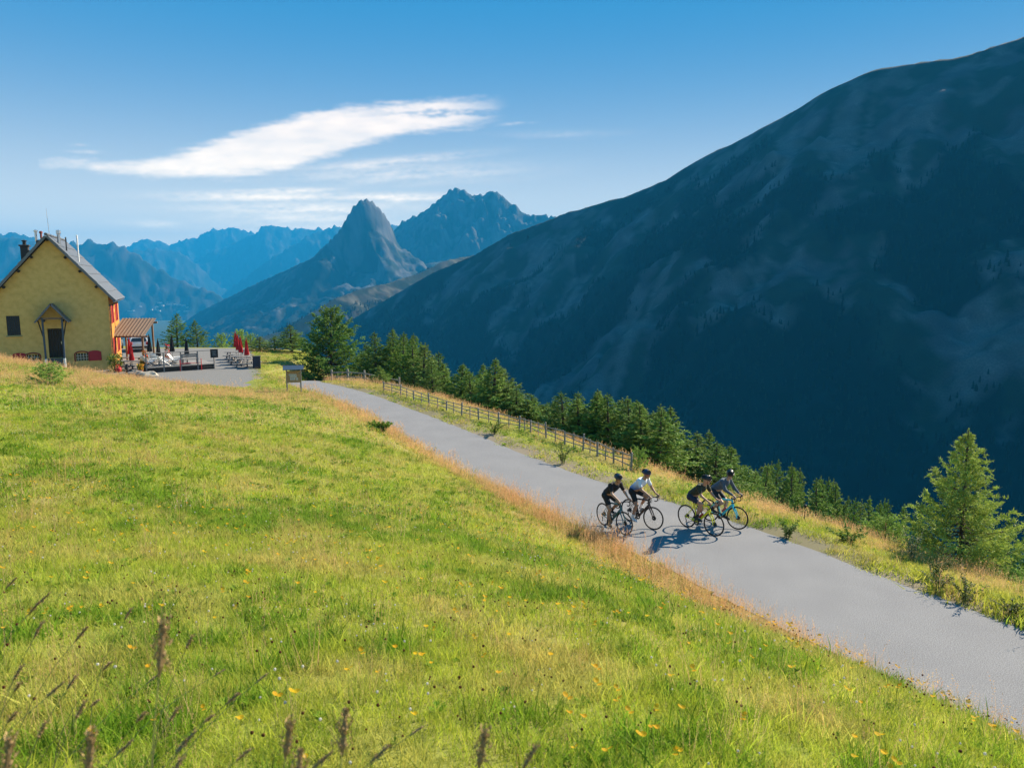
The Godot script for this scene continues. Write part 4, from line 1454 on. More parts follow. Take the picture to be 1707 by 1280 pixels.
# ---------------------------------------------------------------- fence and roadside things
func build_fence():
	var line := [[-8.45,48.9],[-7.1,47.1],[-6.0,45.2],[-4.85,43.4],[-3.7,41.6],[-2.75,40.2],[-1.75,38.9],[-0.66,37.6],[0.35,36.6],[0.9,36.0],[1.62,34.6],[2.4,33.3],[3.1,32.1],[3.65,31.3],[4.2,30.1],[4.75,29.1]]
	var y := 0.0
	for e in line:
		y = ground_at(e[0], e[1]).x
		e.append(y)
	var t := thing("timber_fence", "weathered post and rail fence along the drop beside the road", "fence", P(line[0][0], line[0][2], line[0][1]))
	var o := t.position
	for i in line.size():
		var e: Array = line[i]
		var s := Shape.new()
		var tall := 0.68 + 0.10 * sin(i * 2.7)
		var lean := Vector3(0.05 * sin(i * 1.7), 0, 0.05 * cos(i * 2.3))
		var p := P(e[0], e[2], e[1]) - o
		s.beam(p - Vector3.UP * 0.3, p + Vector3.UP * tall + lean, 0.085, 0.08, Vector3(0.9, 0, 0.3 + 0.4 * sin(i * 3.1)), 0.02)
		part(t, "post", s.mesh(false, false), M.grey_wood)
		if i < line.size() - 1:
			var n: Array = line[i + 1]
			var q := P(n[0], n[2], n[1]) - o
			for r in 3:
				var sag := Vector3.UP * 0.04 * sin(i * 5.1 + r * 2.0)
				s = Shape.new()
				s.beam(p + Vector3.UP * (0.2 + r * 0.19) + sag, q + Vector3.UP * (0.2 + r * 0.19) - sag, 0.03, 0.042, Vector3.UP, 0.006)
				part(t, "rail", s.mesh(false, false), M.grey_wood)
			var mid := (p + q) / 2
			s = Shape.new()
			s.beam(mid - Vector3.UP * 0.15, mid + Vector3.UP * 0.64, 0.05, 0.045, Vector3(1, 0, 0.2))
			part(t, "stake", s.mesh(false, false), M.grey_wood)
	var far := thing("timber_fence", "short far stretch of rail fence below the widest larch", "fence", P(-14.6, ground_at(-14.6, 60.2).x, 60.2))
	o = far.position
	var prev := Vector3.ZERO
	for i in 5:
		var x := -14.6 + i * 1.5
		var f := 60.2 - i * 0.9
		var p := P(x, ground_at(x, f).x, f) - o
		var s := Shape.new()
		s.beam(p - Vector3.UP * 0.3, p + Vector3.UP * 1.0, 0.14, 0.13, Vector3(1, 0, 0.2), 0.02)
		part(far, "post", s.mesh(false, false), M.grey_wood)
		if i:
			for r in 2:
				s = Shape.new()
				s.beam(prev + Vector3.UP * (0.4 + r * 0.35), p + Vector3.UP * (0.4 + r * 0.35), 0.05, 0.09)
				part(far, "rail", s.mesh(false, false), M.grey_wood)
		prev = p

func build_roadside():
	var x := 9.53
	var f := 23.6
	var t := thing("snow_stake", "thin dark stake with rounded top on the sunny verge", "stake", P(x, ground_at(x, f).x, f))
	var s := Shape.new()
	s.tube([Vector3(0, -0.2, 0), Vector3(0.02, 0.46, 0)], [0.014], 6)
	part(t, "pole", s.mesh(false, false), M.dark_metal)
	s = Shape.new()
	s.ball(Vector3(0.02, 0.5, 0), Vector3(0.05, 0.06, 0.05), 8, 6)
	part(t, "cap", s.mesh(false, false), M.black)
	# leafy plants and shrubs one can tell apart
	shrub("dark leafy roadside plant behind the riders", 7.9, 20.7, 0.45, 0.42, 260, [Color(0.07, 0.13, 0.02), Color(0.11, 0.19, 0.03)], 0.075)
	shrub("bright broad leaved plant on the verge right of the riders", 9.6, 20.6, 0.36, 0.6, 380, [Color(0.09, 0.17, 0.02), Color(0.13, 0.22, 0.03)], 0.08)
	shrub("rounded leafy shrub on the verge below the fence", 2.05, 29.3, 0.75, 0.5, 420, [Color(0.06, 0.10, 0.02), Color(0.11, 0.16, 0.03)], 0.06)
	shrub("light green bushy shrub at the verge before the bent fence", -0.9, 35.0, 0.6, 0.9, 500, [Color(0.10, 0.15, 0.02), Color(0.17, 0.21, 0.03)], 0.07)
	shrub("tall narrow weed by the road near the lone larch", 10.5, 17.75, 0.55, 0.42, 420, [Color(0.06, 0.10, 0.02), Color(0.10, 0.14, 0.03)], 0.055)
	shrub("pale flowering weed on the verge before the lone larch", 10.9, 19.6, 0.8, 0.35, 300, [Color(0.12, 0.16, 0.05), Color(0.35, 0.34, 0.22), Color(0.45, 0.42, 0.3)], 0.045)
	shrub("dark green clump overhanging the near road edge", -5.9, 33.0, 0.42, 0.85, 1300, [Color(0.13, 0.22, 0.03), Color(0.20, 0.30, 0.04)], 0.10)
	for k in 7:
		var px := 10.15 + 0.37 * k + 0.12 * sin(k * 4.0)
		var pf := 17.0 - 0.66 * k
		shrub(["tall leafy weed at the road edge, farthest of the shadowing row", "second tall leafy weed in the row shadowing the road edge", "third tall leafy weed in the row shadowing the road edge", "fourth tall leafy weed in the row shadowing the road edge", "fifth tall leafy weed in the row shadowing the road edge", "sixth tall leafy weed in the row shadowing the road edge", "nearest tall leafy weed in the row shadowing the road edge"][k], px, pf, 0.46 + 0.12 * sin(k * 2.0), 0.45, 420, [Color(0.06, 0.11, 0.02), Color(0.10, 0.15, 0.025), Color(0.25, 0.24, 0.16)], 0.05, "tall weeds shading the road edge")

func shrub(label: String, x: float, f: float, tall: float, wide: float, n: int, cols: Array, leaf: float, group := "leafy plants on the verge"):
	var t := thing("leafy_plant", label, "plant", P(x, ground_at(x, f).x, f), 0.0, group)
	var s := Shape.new()
	var l := Shape.new()
	var stems := 9
	for i in stems:
		var a := rng.randf() * TAU
		var r := wide * sqrt(rng.randf())
		var tip := Vector3(cos(a) * r, tall * rng.randf_range(0.7, 1.15), sin(a) * r)
		var mid := Vector3(tip.x * 0.35, tip.y * 0.55, tip.z * 0.35)
		s.tube([Vector3(tip.x * 0.15, -0.05, tip.z * 0.15), mid, tip], [0.008, 0.006, 0.003], 4, false)
		for k in n / stems:
			var u := rng.randf_range(0.1, 1.0)
			var p := mid.lerp(tip, (u - 0.5) * 2) if u > 0.5 else Vector3(tip.x * 0.15, 0, tip.z * 0.15).lerp(mid, u * 2)
			var d := Vector3(rng.randf_range(-1, 1), rng.randf_range(0.0, 0.9), rng.randf_range(-1, 1)).normalized()
			var w := d.cross(Vector3.UP).normalized() * leaf * 0.32
			var len := leaf * rng.randf_range(0.8, 1.9)
			l.col = cols[rng.randi() % cols.size()] * rng.randf_range(0.8, 1.2)
			var tipl := p + d * len - Vector3.UP * len * 0.25
			var m := p + d * len * 0.5
			l.tri(p, m + w, tipl)
			l.tri(p, tipl, m - w)
	part(t, "leaves", l.mesh(true), M.leaf)
	part(t, "stem", s.mesh(false, false), M.stalk if M.has("stalk") else M.bark)

# ---------------------------------------------------------------- trees
func larch_meshes(seed_: int, H: float, R: float, branches: int, per: int, leaf: float, opt := {}) -> Array:
	var g := RandomNumberGenerator.new()
	g.seed = seed_
	var wood := Shape.new()
	var crown := Shape.new()
	var bend := Vector3(g.randf_range(-0.03, 0.03), 0, g.randf_range(-0.03, 0.03)) * H
	var axis := func(y): return bend * pow(y / H, 2.0) + Vector3.UP * y
	var path := []
	var rad := []
	for i in 9:
		var y := -1.2 + (H * 0.995 + 1.2) * i / 8.0
		path.append(axis.call(maxf(y, 0.0)) + Vector3.UP * minf(y, 0.0))
		rad.append(maxf(0.012, H * 0.017 * pow(1.0 - i / 8.0, 0.85) + 0.012))
	wood.tube(path, rad, 8)
	var start: float = opt.get("start", 0.10)
	var base: Color = opt.get("color", Color(0.075, 0.115, 0.022))
	var droop: float = opt.get("droop", 0.12)
	var full: float = opt.get("full", 0.75)
	var lobes := g.randf() * TAU
	for b in branches:
		var u := start + (1.0 - start) * 0.955 * pow((b + g.randf()) / branches, 1.08)
		var y := H * minf(u, 0.985)
		var a := b * 2.399 + g.randf_range(-0.5, 0.5)
		var prof := pow(1.0 - (u - start) / (1.0 - start), full) * smoothstep(start - 0.12, start + 0.13, u)
		var L := R * (0.025 + 1.0 * prof) * g.randf_range(0.62, 1.15) * (1.0 + 0.14 * sin(a * 2.0 + lobes))
		var out := Vector3(cos(a), 0, sin(a))
		var across := Vector3(-sin(a), 0, cos(a))
		var rise := lerpf(-droop, 0.55, pow(u, 1.5)) + g.randf_range(-0.1, 0.1)
		var o: Vector3 = axis.call(y)
		var pts := []
		for k in 5:
			var t := k / 4.0
			pts.append(o + out * L * t + Vector3.UP * (rise * L * t + L * 0.24 * t * t - L * 0.10 * sin(t * PI)))
		wood.tube(pts, [maxf(0.006, L * 0.016), maxf(0.005, L * 0.013), maxf(0.004, L * 0.009), 0.004, 0.002], 4, false)
		var tone := g.randf_range(0.78, 1.22)
		var warm := g.randf_range(-0.015, 0.02)
		var bc := Color((base.r + warm) * tone, base.g * tone, base.b * tone)
		var n := int(per * clampf(0.35 + 0.75 * L / R, 0.3, 1.2))
		var lf := leaf * clampf(0.5 + 1.1 * L / R, 0.5, 1.0)
		var twig_left := 0
		var root := Vector3()
		var dir := Vector3()
		var run := 0.0
		var span := 0.0
		for k in n:
			if twig_left == 0:
				# a new side twig
				var t := 0.14 + 0.86 * pow(g.randf(), 0.72)
				var seg := minf(t * 4.0, 3.999)
				var i := int(seg)
				root = (pts[i] as Vector3).lerp(pts[i + 1], seg - i)
				var s := (1.0 if g.randf() < 0.5 else -1.0)
				dir = (out * g.randf_range(0.35, 1.0) + across * s * g.randf_range(0.15, 1.0) + Vector3.UP * g.randf_range(-0.35, 0.42)).normalized()
				span = L * g.randf_range(0.14, 0.36) * (1.15 - 0.55 * t) + lf * 0.35
				twig_left = opt.get("twig", 7)
				run = 0.0
			twig_left -= 1
			run += 1.0 / opt.get("twig", 7)
			var p := root + dir * span * run + Vector3(g.randf_range(-1, 1), g.randf_range(-1, 1), g.randf_range(-1, 1)) * lf * 0.28
			var d := (dir * 0.55 + Vector3(g.randf_range(-1, 1), g.randf_range(-0.7, 1), g.randf_range(-1, 1))).normalized()
			var w: Vector3 = d.cross(Vector3(g.randf_range(-1, 1), g.randf_range(-1, 1), g.randf_range(-1, 1))).normalized() * lf * opt.get("slim", 0.3)
			var e := lf * g.randf_range(0.75, 1.35)
			var kk := g.randf_range(0.82, 1.18)
			crown.col = Color(bc.r * kk, bc.g * kk, bc.b * kk)
			crown.tri(p - w, p + w, p + d * e)
	# the leading shoot
	for k in int(per * 0.5):
		var y := H * g.randf_range(0.9, 1.0)
		var d := Vector3(g.randf_range(-1, 1), g.randf_range(0.2, 1.0), g.randf_range(-1, 1)).normalized()
		var w := d.cross(Vector3(0.3, 0.5, 0.8)).normalized() * leaf * 0.14
		var kk := g.randf_range(0.8, 1.2)
		crown.col = Color(base.r * kk, base.g * kk, base.b * kk)
		var o: Vector3 = axis.call(y)
		crown.tri(o - w, o + w, o + d * leaf * 0.6)
	return [wood.mesh(false, false), crown.mesh(true), H]

var kinds := []

func plant_tree(kind: int, x: float, f: float, tall: float, wide: float, label: String, group: String, called := "larch_tree"):
	var k: Array = kinds[kind]
	var y := ground_at(x, f).x
	var t := thing(called, label, "tree", P(x, y, f), rng.randf() * TAU, group)
	t.scale = Vector3(wide, tall / k[2], wide)
	part(t, "trunk", k[0], M.bark)
	part(t, "crown", k[1], M.needle)

func build_trees():
	# five larches of one build each, shared by their copies: trunk, crown, height, radius
	for i in 5:
		var R: float = [1.75, 2.0, 1.7, 2.1, 1.9][i]
		kinds.append(larch_meshes(100 + i, 7.5, R, 120, 92, 0.15, {"start": [0.13, 0.1, 0.16, 0.12, 0.08][i], "full": [1.1, 1.0, 1.2, 1.05, 0.95][i], "color": [Color(0.168, 0.274, 0.048), Color(0.139, 0.235, 0.048), Color(0.197, 0.299, 0.058), Color(0.153, 0.258, 0.044), Color(0.178, 0.263, 0.058)][i]}) + [R])
	kinds.append(larch_meshes(200, 7.2, 3.0, 190, 150, 0.16, {"start": 0.05, "full": 0.72, "color": Color(0.131, 0.235, 0.044), "droop": 0.05}) + [3.0])
	kinds.append(larch_meshes(300, 3.9, 2.0, 170, 230, 0.085, {"start": 0.04, "full": 1.05, "slim": 0.2, "twig": 11, "color": Color(0.328, 0.415, 0.082), "droop": 0.02}) + [1.75])
	kinds.append(larch_meshes(400, 1.3, 0.95, 60, 70, 0.085, {"start": 0.02, "full": 0.45, "slim": 0.24, "color": Color(0.239, 0.370, 0.071), "droop": -0.2}) + [0.95])
	# x, height of the top, forward, half width, kind, label
	var list := [[-17.0,4.8,70.0,2.75,5,"broad dark larch, the widest tree, behind the information board"],
		[-23.0,2.6,78.0,1.9,1,"pointed larch left of the widest larch"],[-25.4,0.7,80.0,1.3,3,"small larch behind the pointed one left of the widest larch"],[-24.2,1.2,83.0,1.4,2,"slim larch between the picnic tables and the pointed larch"],[-26.0,0.9,77.0,1.2,4,"small round larch beside the red parasols of the picnic row"],
		[-13.2,1.5,68.0,1.5,0,"low larch touching the widest larch on its sunny side"],[-12.1,2.7,66.0,1.7,1,"first tall larch of the grove right of the widest larch"],[-10.5,3.0,66.0,1.8,2,"tallest larch of the grove behind the fence end"],[-9.4,2.8,64.0,1.8,3,"third tall larch of the grove behind the fence end"],[-8.2,2.5,62.0,1.7,0,"fourth tall larch of the grove behind the fence end"],[-7.2,2.2,60.0,1.9,4,"sunlit larch closing the grove behind the fence end"],[-9.9,-0.5,56.0,0.9,2,"sapling larch before the grove at the fence end"],[-6.1,1.1,57.0,1.4,1,"shorter larch just right of the grove"],
		[-5.4,0.6,60.0,1.4,2,"pale larch peeping out right of the grove"],[-3.9,1.0,56.0,1.6,0,"dark larch left of the tall lone spire above the fence"],[-3.0,0.7,54.0,1.6,3,"dark larch touching the tall spire above the fence"],[-1.3,1.8,52.0,1.9,2,"tall light green spire standing highest above the fence"],[-0.4,0.0,52.0,1.5,4,"light larch in the lee of the tall spire"],[0.3,0.0,50.0,1.6,1,"slender larch with bare lower trunk right of the spire"],[1.2,-0.7,50.0,1.3,0,"short larch two places right of the tall spire"],[2.1,-1.5,52.0,1.3,3,"lowest larch in the dip above the fence"],[2.9,-0.9,50.0,1.4,4,"larch between the dip and the dark spire above the fence"],[3.3,0.2,47.0,1.7,1,"dark spire above the middle of the fence"],[4.2,0.0,46.0,1.7,2,"lighter larch right of the dark spire"],[5.2,0.3,46.0,1.8,0,"first larch of the close stand above the fence end"],[5.9,0.4,45.0,1.8,3,"second larch of the close stand above the fence end"],[6.8,-0.2,47.0,1.7,4,"third larch of the close stand, set farther back"],[7.1,0.4,44.0,2.0,1,"dark larch in front of the close stand"],[7.6,0.2,42.6,1.8,2,"larch on the right flank of the close stand"],[8.3,0.1,41.4,1.9,0,"nearest larch of the stand behind the white jersey"],[9.7,-0.3,45.0,1.8,2,"tall slim larch left of the olive rider's helmet"],[11.5,-2.0,45.0,1.8,4,"larch directly behind the olive rider"],[11.9,-2.1,42.8,1.7,1,"dark larch behind the riders on the right"],[13.3,-2.9,45.0,1.8,3,"larch just right of the grey rider"],
		[20.5,-8.8,62.0,1.9,0,"first larch of the downhill wood right of the riders"],[22.8,-9.2,66.0,2.0,2,"second larch of the downhill wood"],[25.2,-9.8,70.0,2.2,1,"tallest larch of the downhill wood"],[26.8,-10.5,70.0,2.2,3,"larch right of the tallest in the downhill wood"],[29.1,-11.6,74.0,2.2,4,"middle larch of the downhill wood"],[29.9,-11.9,71.0,2.3,0,"bushy larch before the middle of the downhill wood"],[31.9,-12.9,74.0,2.2,1,"dark larch past the middle of the downhill wood"],[33.9,-13.6,76.0,2.3,2,"larch above the dip in the downhill wood"],[34.3,-14.5,73.0,2.2,3,"larch in the dip of the downhill wood"],[38.2,-16.7,80.0,2.4,4,"larch where the downhill wood sinks behind the verge"],[42.3,-18.1,84.0,2.4,0,"low larch left of the lone larch, farther down"],[44.9,-18.7,86.0,2.5,1,"second low larch left of the lone larch"],[48.4,-20.2,90.0,2.5,2,"third low larch left of the lone larch"],[50.6,-19.7,90.0,2.5,3,"larch half hidden behind the lone larch"],[41.6,-12.1,60.0,2.2,1,"dark larch at the right edge below the lone larch"],[37.7,-11.8,56.0,2.0,4,"larch peeping out right of the lone larch"],[38.9,-10.8,54.0,2.2,0,"rightmost larch cut by the picture edge"]]
	for e in list:
		var tall: float = e[1] - ground_at(e[0], e[2]).x
		var k: int = e[4]
		plant_tree(k, e[0], e[2], maxf(tall, 1.5), 1.32 * e[3] / kinds[k][3], e[5], "larches along the drop beyond the road")
	# a second rank crowding behind the first
	for i in range(6, 46):
		var e: Array = list[i]
		if e[5].begins_with("sapling"): continue
		var k: int = (e[4] + 2) % 5
		var x: float = e[0] + rng.randf_range(-0.3, 1.5)
		var f: float = e[2] + rng.randf_range(1.8, 4.0)
		var tall: float = e[1] - rng.randf_range(0.2, 0.9) - ground_at(x, f).x
		plant_tree(k, x, f, maxf(tall, 2.0), 1.3 * e[3] / kinds[k][3], "larch behind the " + e[5], "larches of the second rank")
	# understorey that fills the wood behind the front trees
	var fill := [[17.2,57,-8.6],[18.6,60,-9.2],[24.0,63,-11.6],[28.2,66,-13.6],[31.0,68,-14.6],[36.0,72,-17.4],[39.5,76,-19.2],[45.5,79,-21.4],[40.4,73,-18.9],[15.4,50,-6.0],[10.6,47,-3.8],[6.2,50,-1.6],[1.9,55,-3.2],[-2.2,58,-1.4],[34,62,-14.5],[43,66,-16.5],[46,58,-13.2]]
	var where := ["at the upper edge of the downhill wood", "second from the upper edge of the downhill wood", "under the tallest of the downhill wood", "low in the middle of the downhill wood", "below the bushy larch of the downhill wood", "below the dip of the downhill wood", "past the dip of the downhill wood", "far below the lone larch", "between the dip and the lone larch", "below the grey rider's larch", "behind the slim larch by the olive rider", "deep behind the close stand", "deep behind the lowest larch of the fence", "deep behind the tall spire", "lowest left of the lone larch", "low behind the lone larch", "low at the right edge behind the lone larch"]
	for i in fill.size():
		var e: Array = fill[i]
		var k := i % 5
		var tall := clampf(e[2] - ground_at(e[0], e[1]).x, 2.0, 9.0)
		plant_tree(k, e[0], e[1], tall, 2.0 / kinds[k][3], "shorter shaded larch " + where[i], "shaded larches filling the wood")
	# the lone young larch and the little ones
	var hy := ground_at(13.45, 21.6).x
	plant_tree(6, 13.45, 21.6, 2.92 - hy, 1.0, "lone bright young larch with spiky branches on the verge", "", "young_larch")
	plant_tree(7, 12.2, 23.6, 0.95, 0.8, "low bright larch bush left of the lone larch", "larch bushes round the lone larch", "larch_bush")
	plant_tree(7, 15.5, 21.2, 1.0, 1.0, "low bright larch bush right of the lone larch", "larch bushes round the lone larch", "larch_bush")
	plant_tree(7, 16.8, 20.3, 1.2, 1.1, "low larch bush at the right picture edge", "larch bushes round the lone larch", "larch_bush")
	plant_tree(7, -21.6, 34.7, 0.98, 1.0, "small round larch bush alone in the dry meadow grass", "", "larch_bush")
	plant_tree(7, 5.1, 29.4, 0.85, 0.45, "tiny larch beside the last fence post", "", "larch_bush")
	# trees on the rim behind the lot
	plant_tree(3, -38.5, 86, 4.4, 1.0, "round tree behind the white car, left of two", "trees on the rim behind the lot", "rim_tree")
	plant_tree(1, -36.6, 87, 3.9, 0.9, "round tree behind the white car, right of two", "trees on the rim behind the lot", "rim_tree")
	plant_tree(7, -30.6, 84, 2.0, 1.4, "bush on the rim behind the lot beside the picnic row", "bushes on the rim", "rim_bush")
	plant_tree(7, -33.4, 86, 1.9, 1.2, "bush on the rim behind the chalkboard", "bushes on the rim", "rim_bush")
	plant_tree(7, -29.0, 83, 1.5, 1.0, "smaller bush on the rim nearest the red parasols", "bushes on the rim", "rim_bush")

# ---------------------------------------------------------------- bodies from joined capsules
class Field:
	var o: Vector3
	var h: float
	var nx: int
	var ny: int
	var nz: int
	var d := PackedFloat32Array()
	func _init(lo: Vector3, hi: Vector3, cell: float):
		o = lo
		h = cell
		nx = int((hi.x - lo.x) / cell) + 2
		ny = int((hi.y - lo.y) / cell) + 2
		nz = int((hi.z - lo.z) / cell) + 2
		d.resize(nx * ny * nz)
		d.fill(1.0)
	func bone(a: Vector3, b: Vector3, ra: float, rb: float, k := 0.03):
		var m := maxf(ra, rb) + k + h * 3.0
		var lo := (a.min(b) - Vector3.ONE * m - o) / h
		var hi := (a.max(b) + Vector3.ONE * m - o) / h
		var ab := b - a
		var l := maxf(ab.length_squared(), 1e-9)
		for z in range(maxi(0, int(lo.z)), mini(nz, int(hi.z) + 1)):
			for y in range(maxi(0, int(lo.y)), mini(ny, int(hi.y) + 1)):
				var row := (z * ny + y) * nx
				for x in range(maxi(0, int(lo.x)), mini(nx, int(hi.x) + 1)):
					var p := o + Vector3(x, y, z) * h - a
					var t := clampf(p.dot(ab) / l, 0.0, 1.0)
					var v := (p - ab * t).length() - lerpf(ra, rb, t)
					var w := d[row + x]
					var q := maxf(k - absf(v - w), 0.0) / k
					d[row + x] = minf(v, w) - q * q * k * 0.25
	func add_to(s: Shape):
		var at := {}
		var off := [0, 1, nx, nx + 1, nx * ny, nx * ny + 1, nx * ny + nx, nx * ny + nx + 1]
		var corner := [Vector3(0,0,0), Vector3(1,0,0), Vector3(0,1,0), Vector3(1,1,0), Vector3(0,0,1), Vector3(1,0,1), Vector3(0,1,1), Vector3(1,1,1)]
		var edges := [[0,1],[2,3],[4,5],[6,7],[0,2],[1,3],[4,6],[5,7],[0,4],[1,5],[2,6],[3,7]]
		var verts := PackedVector3Array()
		var norms := PackedVector3Array()
		var far := h * 2.2
		for z in nz - 1:
			for y in ny - 1:
				var row := (z * ny + y) * nx
				for x in nx - 1:
					var i := row + x
					if absf(d[i]) > far:
						continue
					var neg := 0
					for k in 8:
						if d[i + off[k]] < 0.0: neg += 1
					if neg == 0 or neg == 8:
						continue
					var sum := Vector3.ZERO
					var n := 0
					for e in edges:
						var a := d[i + off[e[0]]]
						var b := d[i + off[e[1]]]
						if (a < 0.0) != (b < 0.0):
							sum += (corner[e[0]] as Vector3).lerp(corner[e[1]], a / (a - b))
							n += 1
					at[i] = verts.size()
					verts.append(o + (Vector3(x, y, z) + sum / n) * h)
					var g := Vector3(d[i + 1] + d[i + off[3]] + d[i + off[5]] + d[i + off[7]] - d[i] - d[i + off[2]] - d[i + off[4]] - d[i + off[6]],
						d[i + off[2]] + d[i + off[3]] + d[i + off[6]] + d[i + off[7]] - d[i] - d[i + 1] - d[i + off[4]] - d[i + off[5]],
						d[i + off[4]] + d[i + off[5]] + d[i + off[6]] + d[i + off[7]] - d[i] - d[i + 1] - d[i + off[2]] - d[i + off[3]])
					norms.append(g.normalized())
		var steps := [1, nx, nx * ny]
		for i in at:
			for axis in 3:
				var s1: int = steps[axis]
				var s2: int = steps[(axis + 1) % 3]
				var s3: int = steps[(axis + 2) % 3]
				var a := d[i]
				var b := d[i + s1]
				if (a < 0.0) == (b < 0.0):
					continue
				if not (at.has(i - s2) and at.has(i - s3) and at.has(i - s2 - s3)):
					continue
				var q := [at[i], at[i - s2], at[i - s2 - s3], at[i - s3]]
				if a > 0.0:
					q.reverse()
				s.tri(verts[q[0]], verts[q[1]], verts[q[2]], norms[q[0]], norms[q[1]], norms[q[2]])
				s.tri(verts[q[0]], verts[q[2]], verts[q[3]], norms[q[0]], norms[q[2]], norms[q[3]])

func knee_of(hip: Vector3, ankle: Vector3, a: float, b: float) -> Vector3:
	var v := ankle - hip
	var l := minf(v.length(), a + b - 0.002)
	var x := (l * l + a * a - b * b) / (2.0 * l)
	var y := sqrt(maxf(a * a - x * x, 0.0))
	var dir := v.normalized()
	var fwd := (Vector3(1, 0.35, 0) - dir * dir.dot(Vector3(1, 0.35, 0))).normalized()
	return hip + dir * x + fwd * y

const BB := Vector3(0.415, 0.275, 0)

func build_bike(label: String, at: Vector3, turn: float, frame: Color, steer: float, crank: float) -> Node3D:
	# x forward, z to the rider's right; rear axle over the origin
	var t := thing("road_bicycle", label, "bicycle", at, turn, "road bicycles of the four riders")
	var paint := mat(frame, 0.3)
	paint.clearcoat_enabled = true
	paint.clearcoat = 0.6
	var rear := Vector3(0, 0.34, 0)
	var head_top := Vector3(0.775, 0.86, 0)
	var head_low := Vector3(0.825, 0.70, 0)
	var seat_top := Vector3(0.235, 0.79, 0)
	var s := Shape.new()
	s.tube([BB, seat_top], [0.024, 0.02], 10)
	s.tube([BB, head_low + Vector3(0, 0.02, 0)], [0.036, 0.034], 10)
	s.tube([seat_top - Vector3(0, 0.03, 0), head_top - Vector3(0, 0.025, 0)], [0.024, 0.026], 10)
	s.tube([head_low, head_top], [0.034, 0.031], 10)
	s.tube([BB - Vector3(0, 0, 0.035), BB + Vector3(0, 0, 0.035)], [0.03], 10)
	for z in [-1.0, 1.0]:
		s.tube([BB + Vector3(-0.04, 0, 0.03 * z), rear + Vector3(0.0, 0, 0.062 * z)], [0.016, 0.012], 8)
		s.tube([seat_top + Vector3(0.015, -0.1, 0.014 * z), rear + Vector3(0.0, 0, 0.062 * z)], [0.01, 0.008], 8)
	part(t, "frame", s.mesh(false, false), paint)
	s = Shape.new()
	s.tube([seat_top, Vector3(0.198, 0.93, 0)], [0.014], 8)
	part(t, "seat_post", s.mesh(false, false), M.black)
	s = Shape.new()
	s.tube([Vector3(0.065, 0.955, 0), Vector3(0.10, 0.958, 0), Vector3(0.2, 0.95, 0), Vector3(0.33, 0.945, 0)], [0.055, 0.068, 0.035, 0.014], 10)
	var saddle := part(t, "saddle", s.mesh(false, false), M.black)
	saddle.scale = Vector3(1, 0.5, 1)
	saddle.position.y = 0.475
	# fork, bars and front wheel turn together
	var axis := (head_top - head_low).normalized()
	var steering := Transform3D(Basis(axis, steer), Vector3.ZERO)
	steering.origin = head_low - steering.basis * head_low
	var front := Vector3(0.985, 0.34, 0)
	var S := func(p: Vector3) -> Vector3: return steering * p
	s = Shape.new()
	for z in [-1.0, 1.0]:
		s.tube([S.call(head_low + Vector3(0, 0, 0.01 * z)), S.call(head_low + Vector3(0.012, -0.05, 0.045 * z)), S.call(front + Vector3(-0.02, 0.1, 0.05 * z)), S.call(front + Vector3(0, 0, 0.05 * z))], [0.026, 0.022, 0.015, 0.011], 8)
	part(t, "fork", s.mesh(false, false), paint)
	s = Shape.new()
	s.tube([S.call(head_top), S.call(head_top + Vector3(-0.015, 0.04, 0)), S.call(Vector3(0.86, 0.925, 0))], [0.017], 8)
	part(t, "stem", s.mesh(false, false), M.black)
	s = Shape.new()
	var bar := []
	for p in [Vector3(0.98, 0.775, -0.215), Vector3(1.0, 0.79, -0.215)]: pass
	var half := [Vector3(0.86, 0.925, 0.0), Vector3(0.86, 0.925, 0.17), Vector3(0.872, 0.925, 0.195), Vector3(0.93, 0.925, 0.205), Vector3(0.962, 0.90, 0.208), Vector3(0.968, 0.855, 0.211), Vector3(0.945, 0.815, 0.214), Vector3(0.90, 0.80, 0.216), Vector3(0.86, 0.80, 0.218)]
	for i in range(half.size() - 1, 0, -1):
		bar.append(S.call(half[i] * Vector3(1, 1, -1)))
	for i in half.size():
		bar.append(S.call(half[i]))
	s.tube(bar, [0.0155], 8)
	part(t, "handlebar", s.mesh(false, false), M.black)
	for z in [-1.0, 1.0]:
		s = Shape.new()
		s.tube([S.call(Vector3(0.925, 0.93, 0.206 * z)), S.call(Vector3(0.975, 0.955, 0.207 * z)), S.call(Vector3(1.0, 0.985, 0.207 * z))], [0.018, 0.019, 0.012], 8)
		s.tube([S.call(Vector3(0.985, 0.95, 0.207 * z)), S.call(Vector3(1.015, 0.90, 0.211 * z)), S.call(Vector3(1.0, 0.83, 0.216 * z))], [0.008, 0.007, 0.005], 6)
		part(t, "brake_lever", s.mesh(false, false), M.black)
	for w in 2:
		var wheel := Node3D.new()
		wheel.name = "wheel"
		t.add_child(wheel, true)
		var c := rear if w == 0 else front
		var place := Transform3D(Basis(), c) if w == 0 else steering * Transform3D(Basis(), c)
		wheel.transform = place
		s = Shape.new()
		var hoop := []
		for i in 40:
			hoop.append(Vector3(cos(TAU * i / 40), sin(TAU * i / 40), 0) * 0.327)
		s.tube(hoop, [0.0135], 8, false, true)
		part(wheel, "tyre", s.mesh(false, false), M.rubber)
		s = Shape.new()
		hoop = []
		for i in 40:
			hoop.append(Vector3(cos(TAU * i / 40), sin(TAU * i / 40), 0) * 0.306)
		s.tube(hoop, [0.0105], 6, false, true)
		part(wheel, "rim", s.mesh(false, false), M.black)
		s = Shape.new()
		for i in 20:
			var a := TAU * i / 20
			var z := 0.028 if i % 2 else -0.028
			s.tube([Vector3(cos(a + 0.2) * 0.02, sin(a + 0.2) * 0.02, z), Vector3(cos(a), sin(a), 0) * 0.3], [0.0016], 4, false)
